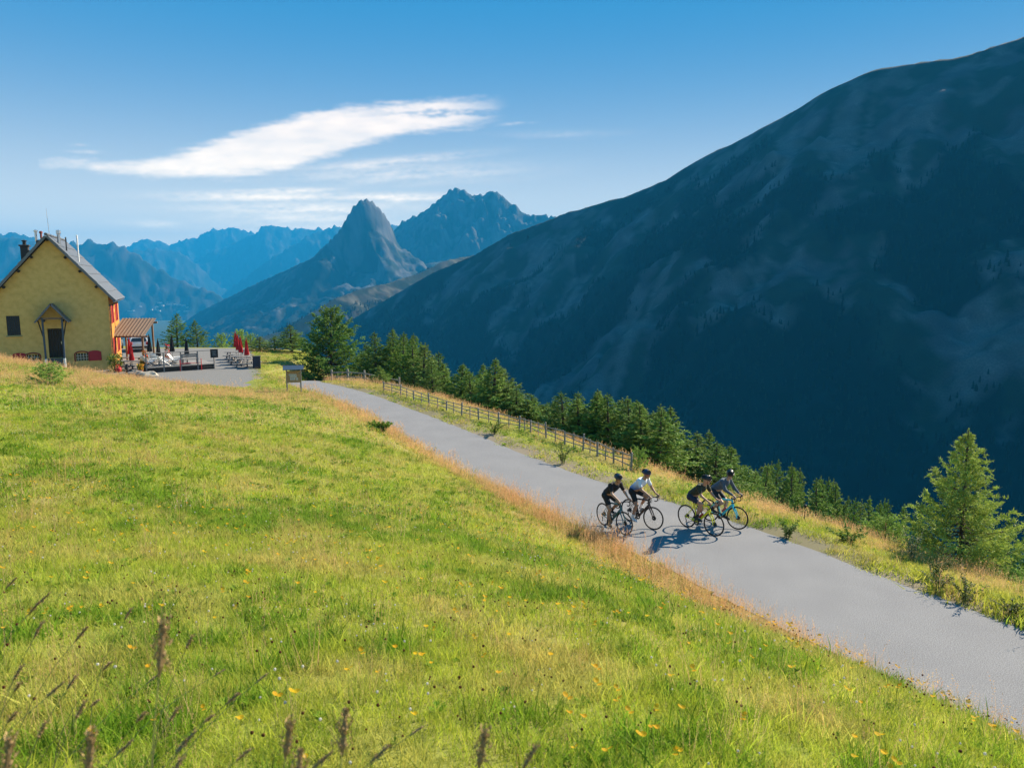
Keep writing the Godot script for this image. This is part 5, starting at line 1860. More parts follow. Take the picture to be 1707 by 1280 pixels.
		part(wheel, "spokes", s.mesh(false, false), M.dark_metal)
		s = Shape.new()
		s.tube([Vector3(0, 0, -0.05), Vector3(0, 0, 0.05)], [0.018], 10)
		s.lathe([Vector2(0.0, -0.001), Vector2(0.07, -0.001), Vector2(0.07, 0.001), Vector2(0, 0.001)], 20, Basis(Vector3.RIGHT, PI / 2), Vector3(0, 0, -0.04))
		part(wheel, "hub", s.mesh(false, false), M.dark_metal)
	s = Shape.new()
	s.lathe([Vector2(0.055, -0.002), Vector2(0.095, -0.002), Vector2(0.1, 0.0), Vector2(0.095, 0.002), Vector2(0.055, 0.002)], 28, Basis(Vector3.RIGHT, PI / 2), BB + Vector3(0, 0, 0.05))
	for z in [-1.0, 1.0]:
		var arm: Vector3 = Vector3(cos(crank), sin(crank), 0) * 0.172 * z
		s.tube([BB + Vector3(0, 0, 0.06 * z), BB + arm + Vector3(0, 0, 0.075 * z)], [0.014, 0.011], 8)
	part(t, "crankset", s.mesh(false, false), M.dark_metal)
	for z in [-1.0, 1.0]:
		var arm: Vector3 = Vector3(cos(crank), sin(crank), 0) * 0.172 * z
		s = Shape.new()
		s.box(BB + arm + Vector3(0, 0, 0.12 * z), Vector3(0.07, 0.02, 0.06), Basis(), 0.005)
		part(t, "pedal", s.mesh(false, false), M.black)
	s = Shape.new()
	s.tube([BB + Vector3(0.02, 0.097, 0.05), rear + Vector3(0, 0.035, 0.05)], [0.004], 4, false)
	s.tube([BB + Vector3(0.0, -0.097, 0.05), Vector3(0.03, 0.19, 0.05), Vector3(0.045, 0.25, 0.05), rear + Vector3(0.0, -0.035, 0.05)], [0.004], 4, false)
	part(t, "chain", s.mesh(false, false), M.dark_metal)
	s = Shape.new()
	s.lathe([Vector2(0.015, -0.015), Vector2(0.045, -0.01), Vector2(0.035, 0.012), Vector2(0.015, 0.014)], 20, Basis(Vector3.RIGHT, PI / 2), rear + Vector3(0, 0, 0.045))
	s.tube([rear + Vector3(0.01, -0.05, 0.06), Vector3(0.04, 0.22, 0.055), Vector3(0.03, 0.16, 0.055)], [0.012, 0.014, 0.014], 6)
	part(t, "derailleur", s.mesh(false, false), M.dark_metal)
	var down := (head_low - BB).normalized()
	s = Shape.new()
	var side := Vector3(-down.y, down.x, 0)
	s.tube([BB + down * 0.14 + side * 0.07, BB + down * 0.29 + side * 0.07, BB + down * 0.31 + side * 0.07, BB + down * 0.34 + side * 0.07], [0.036, 0.036, 0.024, 0.014], 12)
	part(t, "bottle", s.mesh(false, false), mat(Color(0.5, 0.08, 0.08) if frame.g > 0.4 else Color(0.25, 0.26, 0.28), 0.4))
	return t

func build_rider(label: String, at: Vector3, turn: float, o: Dictionary):
	var t := thing("person", label, "person", at, turn, "cyclists riding in two pairs")
	var skin := mat(o.get("skin", Color(0.46, 0.25, 0.16)), 0.55)
	skin.subsurf_scatter_enabled = true
	skin.subsurf_scatter_strength = 0.08
	var lift: float = o.get("lift", 0.0)
	var hip := Vector3(0.185, 1.01, 0)
	var chest := Vector3(0.50, 1.31 + lift, 0)
	var neck := Vector3(0.60, 1.44 + lift, 0)
	var head := Vector3(0.69, 1.575 + lift, 0)
	var look := Basis(Vector3.UP, o.get("yaw", 0.0)) * Basis(Vector3(0, 0, 1), o.get("nod", -0.25))
	var sh := []; var el := []; var wr := []; var hi := []; var kn := []; var an := []
	var crank: float = o.crank
	for z in [-1.0, 1.0]:
		sh.append(Vector3(0.545, 1.375 + lift, 0.175 * z))
		var hand := Vector3(0.965, 0.985, 0.207 * z)
		hand = o.steer * hand
		wr.append(hand + Vector3(-0.085, 0.045, 0.0))
		var mid: Vector3 = (sh[-1] + wr[-1]) / 2.0
		el.append(mid + Vector3(-0.035, -0.055, 0.05 * z))
		hi.append(hip + Vector3(0.0, -0.03, 0.085 * z))
		var pedal: Vector3 = BB + Vector3(cos(crank), sin(crank), 0) * 0.172 * z + Vector3(0, 0, 0.12 * z)
		an.append(pedal + Vector3(-0.10, 0.105, -0.01 * z))
		kn.append(knee_of(hi[-1], an[-1], 0.435, 0.43) + Vector3(0, 0, 0.015 * z))
	var lo := Vector3(-0.1, 0.0, -0.4)
	var up := Vector3(1.12, 1.5 + lift, 0.4)
	var f := Field.new(lo, up, 0.019)
	f.bone(hip, chest, 0.115, 0.12, 0.05)
	for i in 2:
		f.bone(sh[i], chest + Vector3(-0.02, 0, 0), 0.062, 0.09, 0.06)
		f.bone(sh[i], el[i], 0.05, 0.04, 0.03)
		f.bone(el[i], wr[i], 0.041, 0.027, 0.02)
		f.bone(hip, hi[i], 0.10, 0.10, 0.05)
		f.bone(hi[i], kn[i], 0.088, 0.056, 0.03)
		var calf: Vector3 = (kn[i] as Vector3).lerp(an[i], 0.3) + Vector3(-0.018, 0, 0)
		f.bone(kn[i], calf, 0.054, 0.056, 0.02)
		f.bone(calf, an[i], 0.056, 0.034, 0.02)
	f.bone(chest + Vector3(0.04, 0.05, 0), neck, 0.075, 0.058, 0.05)
	f.bone(neck, head - Vector3(0.02, 0.06, 0), 0.056, 0.055, 0.02)
	var s := Shape.new()
	f.add_to(s)
	# head: skull, face, jaw, nose, ears
	var H := func(x, y, z): return head + look * Vector3(x, y, z)
	var g := Field.new(head - Vector3.ONE * 0.19, head + Vector3.ONE * 0.19, 0.009)
	g.bone(H.call(-0.03, 0.035, 0), H.call(0.02, 0.03, 0), 0.082, 0.08, 0.03)
	g.bone(H.call(0.02, -0.01, 0), H.call(0.045, -0.075, 0), 0.066, 0.042, 0.03)
	g.bone(H.call(0.055, -0.09, 0), H.call(0.065, -0.095, 0), 0.026, 0.022, 0.02)
	g.bone(H.call(0.088, 0.012, 0), H.call(0.112, -0.03, 0), 0.010, 0.015, 0.015)
	g.bone(H.call(0.085, -0.062, -0.018), H.call(0.085, -0.062, 0.018), 0.010, 0.010, 0.012)
	g.bone(H.call(0.07, 0.022, -0.03), H.call(0.07, 0.022, 0.03), 0.022, 0.022, 0.02)
	for z in [-1.0, 1.0]:
		g.bone(H.call(-0.005, 0.012, 0.078 * z), H.call(-0.01, -0.03, 0.075 * z), 0.017, 0.011, 0.012)
	g.bone(H.call(-0.03, -0.03, 0), neck, 0.06, 0.056, 0.03)
	g.add_to(s)
	# hands closed round the brake hoods
	for i in 2:
		var z := -1.0 if i == 0 else 1.0
		var grip: Vector3 = wr[i] + Vector3(0.085, -0.045, 0.0)
		var hf := Field.new(grip - Vector3(0.13, 0.1, 0.08), grip + Vector3(0.1, 0.12, 0.08), 0.008)
		var palm: Vector3 = grip + Vector3(-0.015, 0.022, 0.012 * z)
		hf.bone(wr[i], palm, 0.026, 0.024, 0.02)
		hf.bone(palm, palm + Vector3(0.03, -0.006, 0.008 * z), 0.024, 0.02, 0.015)
		for k in 4:
			var root: Vector3 = palm + Vector3(0.038 - 0.016 * k, 0.0 - 0.004 * k, 0.016 * z)
			var knuckle: Vector3 = root + Vector3(0.012 - 0.004 * k, -0.026, 0.012 * z)
			var tip: Vector3 = knuckle + Vector3(0.002, -0.022 + 0.003 * absf(k - 1.5), -0.022 * z)
			hf.bone(root, knuckle, 0.0095, 0.009, 0.004)
			hf.bone(knuckle, tip, 0.009, 0.0075, 0.004)
		var thumb: Vector3 = palm + Vector3(-0.005, -0.004, -0.018 * z)
		hf.bone(thumb, thumb + Vector3(0.024, -0.01, -0.016 * z), 0.011, 0.010, 0.006)
		hf.bone(thumb + Vector3(0.024, -0.01, -0.016 * z), thumb + Vector3(0.045, -0.022, -0.008 * z), 0.010, 0.008, 0.004)
		hf.add_to(s)
	part(t, "body", s.mesh(false, false), skin)
	# jersey
	var j := Field.new(lo, up, 0.017)
	var rear := hip + Vector3(-0.015, 0.03, 0)
	j.bone(rear, chest, 0.128, 0.136, 0.05)
	j.bone(chest + Vector3(0.02, 0.03, 0), neck - Vector3(0.03, 0.045, 0), 0.10, 0.066, 0.05)
	for i in 2:
		j.bone(sh[i], chest + Vector3(-0.02, 0, 0), 0.073, 0.10, 0.06)
		if o.get("long", false):
			j.bone(sh[i], el[i], 0.062, 0.052, 0.03)
			j.bone(el[i], (el[i] as Vector3).lerp(wr[i], 0.93), 0.052, 0.036, 0.02)
		else:
			j.bone(sh[i], (sh[i] as Vector3).lerp(el[i], 0.62), 0.062, 0.056, 0.03)
	s = Shape.new()
	j.add_to(s)
	var jm: StandardMaterial3D
	if o.has("fade"):
		# dyed cloth: white shoulders running into blue at the waist
		for i in s.v.size():
			var k := clampf((s.v[i].y - 1.03) / 0.34, 0, 1)
			s.c[i] = Color(0.02, 0.13, 0.42).lerp(Color(0.72, 0.76, 0.80), smoothstep(0.05, 0.85, k))
		jm = tinted(0.8)
	else:
		jm = mat(o.jersey, 0.85)
	jm.rim_enabled = true
	jm.rim = 0.3
	part(t, "jersey", s.mesh(false, o.has("fade")), jm)
	# shorts
	var b := Field.new(lo, Vector3(up.x, 1.25, up.z), 0.017)
	b.bone(hip + Vector3(-0.02, 0.0, 0), hip + Vector3(0.05, 0.05, 0), 0.122, 0.118, 0.04)
	for i in 2:
		b.bone(hip, hi[i], 0.108, 0.108, 0.05)
		b.bone(hi[i], (hi[i] as Vector3).lerp(kn[i], 0.66), 0.098, 0.076, 0.03)
	s = Shape.new()
	b.add_to(s)
	part(t, "shorts", s.mesh(false, false), mat(o.shorts, 0.7))
	# shoes and socks
	for i in 2:
		var z := -1.0 if i == 0 else 1.0
		s = Shape.new()
		var a: Vector3 = an[i]
		s.tube([a + Vector3(-0.045, -0.05, 0), a + Vector3(0.0, -0.055, 0), a + Vector3(0.09, -0.072, 0.003 * z), a + Vector3(0.165, -0.085, 0.003 * z), a + Vector3(0.2, -0.09, 0)], [0.025, 0.042, 0.04, 0.032, 0.012], 10)
		s.tube([a + Vector3(-0.06, -0.082, 0), a + Vector3(0.18, -0.108, 0)], [0.02, 0.022], 6)
		part(t, "shoe", s.mesh(false, false), mat(o.get("shoes", Color(0.02, 0.02, 0.022)), 0.4))
		s = Shape.new()
		s.tube([a + Vector3(0, -0.03, 0), a.lerp(kn[i], 0.22)], [0.041, 0.048], 10)
		part(t, "sock", s.mesh(false, false), mat(o.get("socks", Color(0.02, 0.02, 0.022)), 0.9))
	# helmet: ribbed dome with vents, straps
	s = Shape.new()
	var dome := []
	for r in 9:
		var line := []
		for k in 29:
			var th := PI * 0.53 * r / 8.0
			var a := TAU * k / 28.0
			var rib := 1.0 + 0.035 * cos(a * 7.0) * sin(th)
			var dir := Vector3(cos(a) * sin(th) * 0.142, cos(th) * 0.108, sin(a) * sin(th) * 0.107) * rib
			if dir.x < 0: dir.x *= 1.12
			line.append(H.call(-0.012 + dir.x, 0.05 + dir.y, dir.z))
		dome.append(line)
	for r in 8:
		for k in 28:
			s.quad(dome[r][k], dome[r][k + 1], dome[r + 1][k + 1], dome[r + 1][k])
	var low := []
	for k in 28: low.append(dome[8][k])
	s.tube(low, [0.010], 6, false, true)
	var hel := part(t, "helmet", s.mesh(false, false), mat(o.helmet, 0.3))
	s = Shape.new()
	for e in [-1.2, -0.6, 0.0, 0.6, 1.2]:
		for q in [0.18, PI - 0.3]:
			var pts := []
			for r in 5:
				var th := PI * (0.16 + 0.07 * r)
				var a: float = q + e * 0.55
				var dir := Vector3(cos(a) * sin(th) * 0.145, cos(th) * 0.112, sin(a) * sin(th) * 0.110)
				if dir.x < 0: dir.x *= 1.12
				pts.append(H.call(-0.012 + dir.x, 0.05 + dir.y, dir.z))
			s.tube(pts, [0.003, 0.009, 0.011, 0.008, 0.003], 5)
	part(hel, "vents", s.mesh(false, false), mat(Color(0.006, 0.006, 0.007), 0.9))
	s = Shape.new()
	for z in [-1.0, 1.0]:
		s.tube([H.call(0.02, 0.04, 0.088 * z), H.call(0.025, -0.05, 0.075 * z), H.call(0.03, -0.108, 0.02 * z), H.call(0.03, -0.114, 0)], [0.005], 5)
	part(hel, "strap", s.mesh(false, false), M.black)
	# wrap-round glasses
	var gl := Node3D.new()
	gl.name = "sunglasses"
	t.add_child(gl)
	s = Shape.new()
	for k in 12:
		var a0 := -1.15 + 2.3 * k / 12.0
		var a1 := -1.15 + 2.3 * (k + 1) / 12.0
		s.quad(H.call(0.02 + cos(a0) * 0.085, 0.036, sin(a0) * 0.08), H.call(0.02 + cos(a1) * 0.085, 0.036, sin(a1) * 0.08), H.call(0.02 + cos(a1) * 0.082, -0.006 + 0.010 * cos(a1 * 3.0), sin(a1) * 0.078), H.call(0.02 + cos(a0) * 0.082, -0.006 + 0.010 * cos(a0 * 3.0), sin(a0) * 0.078))
	part(gl, "lens", s.mesh(false, false), mat(o.get("lens", Color(0.01, 0.01, 0.012)), 0.12))
	s = Shape.new()
	for z in [-1.0, 1.0]:
		s.tube([H.call(0.05, 0.022, 0.074 * z), H.call(-0.03, 0.022, 0.088 * z)], [0.004], 5)
	part(gl, "temple", s.mesh(false, false), M.black)

func build_riders():
	# bike place is where the rear wheel touches; turn so that local x points along the ride
	var rows := [
		{"rear": Vector2(2.72, 21.55), "go": Vector2(0.50, -0.87), "bike": "dark teal road bicycle ridden nearest the grassy edge", "who": "cyclist all in black on the teal bicycle at the grass edge", "frame": Color(0.015, 0.12, 0.14), "steer": 0.12, "crank": -1.2, "o": {"jersey": Color(0.010, 0.008, 0.010), "shorts": Color(0.008, 0.008, 0.009), "helmet": Color(0.012, 0.022, 0.045), "yaw": -0.15, "nod": -0.1, "lens": Color(0.01, 0.01, 0.012), "skin": Color(0.42, 0.23, 0.15)}},
		{"rear": Vector2(3.55, 21.95), "go": Vector2(0.58, -0.81), "bike": "dark brown road bicycle beside the teal one", "who": "cyclist in a white to blue faded jersey, white shoes, red glasses", "frame": Color(0.045, 0.02, 0.018), "steer": 0.25, "crank": -1.9, "o": {"fade": true, "jersey": Color(0.5, 0.6, 0.7), "shorts": Color(0.008, 0.008, 0.009), "helmet": Color(0.02, 0.022, 0.06), "yaw": 0.1, "nod": -0.12, "lens": Color(0.45, 0.03, 0.01), "shoes": Color(0.75, 0.77, 0.8), "socks": Color(0.75, 0.75, 0.75), "lift": 0.02, "skin": Color(0.40, 0.22, 0.14)}},
		{"rear": Vector2(5.16, 21.38), "go": Vector2(0.60, -0.80), "bike": "bright yellow road bicycle in the leading pair", "who": "cyclist in dark olive jersey and black helmet on the yellow bicycle", "frame": Color(0.85, 0.80, 0.012), "steer": 0.1, "crank": 0.5, "o": {"jersey": Color(0.028, 0.030, 0.014), "shorts": Color(0.010, 0.014, 0.035), "helmet": Color(0.010, 0.010, 0.011), "yaw": 0.75, "nod": -0.15, "skin": Color(0.45, 0.24, 0.15)}},
		{"rear": Vector2(5.98, 21.95), "go": Vector2(0.62, -0.785), "bike": "turquoise road bicycle at the verge side of the leading pair", "who": "cyclist in long grey sleeves looking aside on the turquoise bicycle", "frame": Color(0.02, 0.55, 0.70), "steer": 0.2, "crank": 2.6, "o": {"jersey": Color(0.075, 0.095, 0.12), "long": true, "shorts": Color(0.010, 0.010, 0.014), "helmet": Color(0.010, 0.010, 0.011), "yaw": -0.85, "nod": -0.3, "lens": Color(0.12, 0.05, 0.01), "skin": Color(0.48, 0.28, 0.19)}}]
	for r in rows:
		var go: Vector2 = r.go.normalized()
		var turn := atan2(go.y, go.x) # plan forward is -z
		var at := P(r.rear.x, 0.022, r.rear.y)
		build_bike(r.bike, at, turn, r.frame, r.steer, r.crank)
		var o: Dictionary = r.o
		var axis := Vector3(-0.05, 0.16, 0).normalized()
		var st := Transform3D(Basis(axis, r.steer), Vector3.ZERO)
		st.origin = Vector3(0.825, 0.70, 0) - st.basis * Vector3(0.825, 0.70, 0)
		o["steer"] = st
		o["crank"] = r.crank
		build_rider(r.who, at, turn, o)

# ---------------------------------------------------------------- meadow
func blade(s: Shape, at: Vector3, tall: float, wide: float, lean: Vector3, face: float, segs := 2):
	var w := Vector3(cos(face), 0, sin(face)) * wide * 0.5
	var prev_l := at - w
	var prev_r := at + w
	for k in range(1, segs + 1):
		var t := float(k) / segs
		var c := at + Vector3.UP * tall * t * (1.0 - 0.12 * t * lean.length()) + lean * tall * t * t
		if k == segs:
			s.tri(prev_l, prev_r, c)
		else:
			var ww := w * (1.0 - 0.55 * t)
			s.tri(prev_l, prev_r, c + ww)
			s.tri(prev_l, c + ww, c - ww)
			prev_l = c - ww
			prev_r = c + ww

func tuft(seed_: int, n: int, radius: float, lo: float, hi: float, wide: float, spread: float, segs := 2, dry := 0.17) -> ArrayMesh:
	var g := RandomNumberGenerator.new()
	g.seed = seed_
	var s := Shape.new()
	for i in n:
		var a := g.randf() * TAU
		var r := radius * sqrt(g.randf())
		var k := g.randf_range(0.7, 1.25)
		s.col = Color(k, k, k) if g.randf() > dry else Color(1.75 * k, 1.35 * k, 1.9 * k)
		var la := g.randf() * TAU
		blade(s, Vector3(cos(a) * r, -0.02, sin(a) * r), g.randf_range(lo, hi), wide * g.randf_range(0.7, 1.3), Vector3(cos(la), 0, sin(la)) * spread * g.randf_range(0.2, 1.0) + Vector3(-0.12, 0, 0.05), g.randf() * PI, segs)
	return s.mesh(true)

func seed_tuft(seed_: int, n: int, radius: float, lo: float, hi: float, wide: float) -> ArrayMesh:
	# thin stalks with airy seed heads
	var g := RandomNumberGenerator.new()
	g.seed = seed_
	var s := Shape.new()
	for i in n:
		var a := g.randf() * TAU
		var r := radius * sqrt(g.randf())
		var k := g.randf_range(0.75, 1.25)
		s.col = Color(k, k, k)
		var h := g.randf_range(lo, hi)
		var la := g.randf() * TAU
		var lean := Vector3(cos(la), 0, sin(la)) * g.randf_range(0.05, 0.35) + Vector3(-0.1, 0, 0.05)
		var base := Vector3(cos(a) * r, -0.02, sin(a) * r)
		blade(s, base, h, wide, lean, g.randf() * PI, 1)
		s.col = Color(1.25 * k, 1.0 * k, 0.95 * k)
		var tip := base + Vector3.UP * h * (1.0 - 0.12 * lean.length()) + lean * h
		for m in 6:
			var p := tip - (Vector3.UP + lean).normalized() * h * 0.30 * m / 6.0 + Vector3(g.randf_range(-1, 1), 0, g.randf_range(-1, 1)) * wide * (1.0 + m * 0.5)
			var d := Vector3(g.randf_range(-1, 1), g.randf_range(0.3, 1.2), g.randf_range(-1, 1)).normalized() * wide * 4.0
			var w := d.cross(Vector3(g.randf_range(-1, 1), 0.2, g.randf_range(-1, 1))).normalized() * wide * 0.8
			s.tri(p - w, p + w, p + d)
	return s.mesh(true)

func rosette(seed_: int, n: int, size: float) -> ArrayMesh:
	var g := RandomNumberGenerator.new()
	g.seed = seed_
	var s := Shape.new()
	for i in n:
		var a := g.randf() * TAU
		var d := Vector3(cos(a), g.randf_range(0.25, 1.1), sin(a)).normalized()
		var w := d.cross(Vector3.UP).normalized() * size * 0.17
		var k := g.randf_range(0.75, 1.25)
		s.col = Color(k, k, k)
		var o := Vector3(cos(a), 0, sin(a)) * size * 0.3 * g.randf()
		var m := o + d * size * 0.55
		var e := o + d * size * g.randf_range(0.85, 1.15) - Vector3.UP * size * 0.15
		s.tri(o, m + w, e)
		s.tri(o, e, m - w)
	return s.mesh(true)

func flower_mesh(seed_: int, n: int, radius: float, lo: float, hi: float, r: float, stalk: Color, petals: Array, ray := true) -> ArrayMesh:
	var g := RandomNumberGenerator.new()
	g.seed = seed_
	var s := Shape.new()
	for i in n:
		var a := g.randf() * TAU
		var q := radius * sqrt(g.randf())
		var base := Vector3(cos(a) * q, 0, sin(a) * q)
		var h := g.randf_range(lo, hi)
		s.col = stalk
		blade(s, base, h, 0.004, Vector3(g.randf_range(-0.1, 0.1), 0, g.randf_range(-0.1, 0.1)), g.randf() * PI, 1)
		var top := base + Vector3.UP * h * 0.99
		s.col = petals[g.randi() % petals.size()]
		var d := Vector3(g.randf_range(-0.6, 0.6), 1, g.randf_range(-0.3, 0.9)).normalized()
		var x := d.cross(Vector3(0.2, 0.1, 1)).normalized()
		var y := d.cross(x)
		if ray:
			for k in 7:
				var t0 := TAU * k / 7
				s.tri(top, top + (x * cos(t0) + y * sin(t0)) * r + d * r * 0.25, top + (x * cos(t0 + 0.75) + y * sin(t0 + 0.75)) * r + d * r * 0.25)
		else:
			s.ball(top, Vector3.ONE * r, 6, 4)
	return s.mesh(true)

func build_grass():
	var g := RandomNumberGenerator.new()
	g.seed = 4711
	# bands by distance: from, to, spacing, blade width
	var bands := [[0.8, 5.5, 0.062, 0], [5.5, 13.0, 0.085, 1], [13.0, 27.0, 0.135, 2], [27.0, 82.0, 0.24, 3]]
	var meshes := []
	var seeds := []
	for b in 4:
		var wide: float = [0.0045, 0.006, 0.010, 0.018][b]
		var n: int = [22, 22, 20, 18][b]
		var rad: float = [0.07, 0.10, 0.16, 0.28][b]
		var mlist := []
		var slist := []
		for k in 3:
			mlist.append(tuft(500 + b * 10 + k, n, rad, 0.045, [0.125, 0.10, 0.15][k], wide, [1.2, 1.6, 0.9][k], 3 if b == 0 else 2))
		for k in 2:
			slist.append(seed_tuft(600 + b * 10 + k, [9, 9, 10, 11][b], rad, 0.18, [0.34, 0.42][k], wide * 0.42))
		meshes.append(mlist)
		seeds.append(slist)
	var herb := [rosette(700, 22, 0.06), rosette(701, 26, 0.075)]
	var tm := []; var tc := []; var sm := []; var sc := []
	for b in 4:
		tm.append([[], [], []]); tc.append([PackedColorArray(), PackedColorArray(), PackedColorArray()])
		sm.append([[], []]); sc.append([PackedColorArray(), PackedColorArray()])
	var hm := [[], []]
	var hc := [PackedColorArray(), PackedColorArray()]
	var yellow := []; var yc := PackedColorArray()
	var white := []; var wc := PackedColorArray()
	var rust := []; var rc := PackedColorArray()
	for b in bands.size():
		var from: float = bands[b][0]
		var to: float = bands[b][1]
		var step: float = bands[b][2]
		var f := 0.25 if b == 0 else from * 0.72
		while f < to:
			var wide := f * 0.74 + 2.2
			var x := -wide
			while x < wide:
				x += step
				var px := x + g.randf_range(-0.6, 0.6) * step
				var pf := f + g.randf_range(-0.6, 0.6) * step
				var d := sqrt(px * px + pf * pf)
				if d < from or d >= to:
					continue
				var q := ground_at(px, pf)
				var left := q.y < 0
				var off := absf(q.y) - HALF
				if off < 0.02 + (0.45 if left else 0.16) * g.randf() * g.randf():
					continue
				if not left and off < 0.75 and fine.get_noise_2d(px * 0.5 + 90.0, pf * 0.5) + 0.3 * g.randf() > 0.3:
					continue
				if left and in_parking(px, pf) and in_parking(px + 0.4, pf) and in_parking(px, pf - 0.5):
					continue
				if not left and off > verge_width(pf) + 4.0:
					continue
				if q.x < -4.0:
					continue
				if px < -31.2 and pf > 57.2 + (px + 35.8) * 0.42 and pf < 70:
					continue
				# what grows here: bright turf, dry bents along the road and on the brow, herbs in hollows
				var n1 := fbm.get_noise_2d(px * 0.16, pf * 0.16)
				var n2 := fbm.get_noise_2d(px * 0.55 + 70.0, pf * 0.55)
				var n3 := fine.get_noise_2d(px * 1.6 + 20.0, pf * 1.6)
				var dry := 0.0
				if left:
					dry = exp(-pow((off - 0.5) / 2.1, 2.0)) * (0.78 + 0.55 * n2 + 0.2 * n3) * smoothstep(52.0, 38.0, pf)
					dry = maxf(dry, 0.62 * smoothstep(34.0, 44.0, d) * smoothstep(-0.45, 0.25, n1 + 0.3))
					dry = maxf(dry, smoothstep(0.28, 0.55, n1 + 0.45 * n2) * 0.3)
					if (pf > 46.5 and px > -20.5 and px < -8) or (pf > 56 and px > -28): dry *= 0.3
				else:
					dry = 0.16 + 0.55 * smoothstep(1.2, 3.2, off) * smoothstep(-0.4, 0.3, n1 + 0.4 * n2)
					if pf > 48: dry = maxf(dry, 0.5)
				dry = clampf(dry + 0.22 * n2, 0, 1)
				var lush := smoothstep(0.0, 0.4, -n1 * 0.8 + 0.7 * n3 - 0.25 * n2)
				var c := Color(0.43, 0.49, 0.055).lerp(Color(0.20, 0.34, 0.025), lush)
				c = c.lerp(Color(0.50, 0.50, 0.10), smoothstep(0.0, 0.35, n2))
				c = c.lerp(Color(0.64, 0.42, 0.17), dry * 0.75)
				var kk := g.randf_range(0.62, 1.32)
				c = Color(c.r * kk * g.randf_range(0.93, 1.07), c.g * kk, c.b * kk)
				var size := g.randf_range(0.75, 1.2) * (1.0 + 0.25 * n3 + 0.25 * lush)
				if not left:
					size *= 0.95 + 0.4 * exp(-pow((off - 0.6) / 0.7, 2.0))
				if off < 0.35 and not left: size *= 0.85
				if left and off < 1.4: size *= 1.35
				if not left: size *= 1.0 + 1.3 * exp(-pow((off - 0.55) / 0.5, 2.0)) * smoothstep(19.5, 16.5, pf)
				if g.randf() < 0.05: size *= 1.55
				var tr := Transform3D(Basis(Vector3.UP, g.randf() * TAU).scaled(Vector3(size, size, size)), P(px, q.x, pf))
				var v := g.randi() % 3
				tm[b][v].append(tr)
				tc[b][v].append(c)
				if g.randf() < 0.025 + 0.75 * dry * dry + (0.25 if left and off < 0.6 else 0.0):
					var pink := clampf(0.5 + 0.9 * n2 + 0.4 * n3, 0, 1)
					var sc_ := Color(0.64, 0.48, 0.24).lerp(Color(0.72, 0.42, 0.21), pink)
					var k2 := g.randf_range(0.75, 1.2)
					var w := g.randi() % 2
					var ss := size * g.randf_range(0.75, 1.2) * (0.75 if off < 0.7 and left and d > 24 else 0.95 if left else 1.0)
					sm[b][w].append(Transform3D(Basis(Vector3.UP, g.randf() * TAU).scaled(Vector3(ss, ss, ss)), P(px, q.x, pf)))
					sc[b][w].append(Color(sc_.r * k2, sc_.g * k2, sc_.b * k2))
				if g.randf() < 0.2 * lush + 0.02:
					var w := g.randi() % 2
					var hs: float = g.randf_range(0.6, 1.3) * [0.6, 0.75, 1.3, 1.7][b]
					hm[w].append(Transform3D(Basis(Vector3.UP, g.randf() * TAU).scaled(Vector3.ONE * hs), P(px, q.x + 0.02, pf)))
					var k3 := g.randf_range(0.75, 1.25)
					hc[w].append(Color(0.22 * k3, 0.36 * k3, 0.03 * k3))
				if left and d < 40:
					var spot := smoothstep(0.1, 0.5, fine.get_noise_2d(px * 0.8 + 300.0, pf * 0.8))
					var rate := step * step * (3.0 + 26.0 * spot * smoothstep(24.0, 7.0, d))
					if g.randf() < rate * 0.55:
						yellow.append(Transform3D(Basis(Vector3.UP, g.randf() * TAU).scaled(Vector3.ONE * g.randf_range(0.8, 1.25)), P(px, q.x, pf)))
						yc.append(Color(1, g.randf_range(0.75, 1.0), 1))
					if g.randf() < step * step * 2.6:
						white.append(Transform3D(Basis(Vector3.UP, g.randf() * TAU).scaled(Vector3.ONE * g.randf_range(0.7, 1.3)), P(px, q.x, pf)))
						wc.append(Color.WHITE)
					if g.randf() < step * step * 4.0:
						rust.append(Transform3D(Basis(Vector3.UP, g.randf() * TAU).scaled(Vector3.ONE * g.randf_range(0.7, 1.2)), P(px, q.x, pf)))
						rc.append(Color(1, g.randf_range(0.7, 1.1), 1))
				elif not left:
					if g.randf() < step * step * 2.5:
						white.append(Transform3D(Basis(Vector3.UP, g.randf() * TAU).scaled(Vector3.ONE * g.randf_range(0.8, 1.5)), P(px, q.x, pf)))
						wc.append(Color.WHITE)
					if g.randf() < step * step * 1.0:
						yellow.append(Transform3D(Basis(Vector3.UP, g.randf() * TAU).scaled(Vector3.ONE * g.randf_range(0.9, 1.4)), P(px, q.x, pf)))
						yc.append(Color(1, g.randf_range(0.85, 1.0), 1))
			f += step
	var grass := tinted(0.6, 1.0)
	M.grass = grass
	var names := ["closest to the viewer", "of the near slope", "of the middle slope", "of the far slope and verge"]
	for b in 4:
		for k in 3:
			multi("meadow_grass", "green meadow turf " + names[b], meshes[b][k], grass, tm[b][k], tc[b][k])
		for k in 2:
			multi("dry_grass", "tan and pink flowering bents " + names[b], seeds[b][k], grass, sm[b][k], sc[b][k])
	for k in 2:
		multi("meadow_herbs", "dark broad leaved herbs among the grass", herb[k], grass, hm[k], hc[k], "herbs")
	var stalk := Color(0.2, 0.27, 0.06)
	multi("yellow_flowers", "scattered yellow daisy flowers in the meadow", flower_mesh(801, 2, 0.08, 0.10, 0.24, 0.0135, stalk, [Color(0.75, 0.42, 0.01), Color(0.78, 0.52, 0.02), Color(0.72, 0.30, 0.01)]), grass, yellow, yc, "flowers")
	multi("white_flowers", "scattered small white flower heads in the meadow", flower_mesh(802, 2, 0.1, 0.08, 0.2, 0.007, stalk, [Color(0.72, 0.70, 0.62), Color(0.62, 0.60, 0.55)], false), grass, white, wc, "flowers")
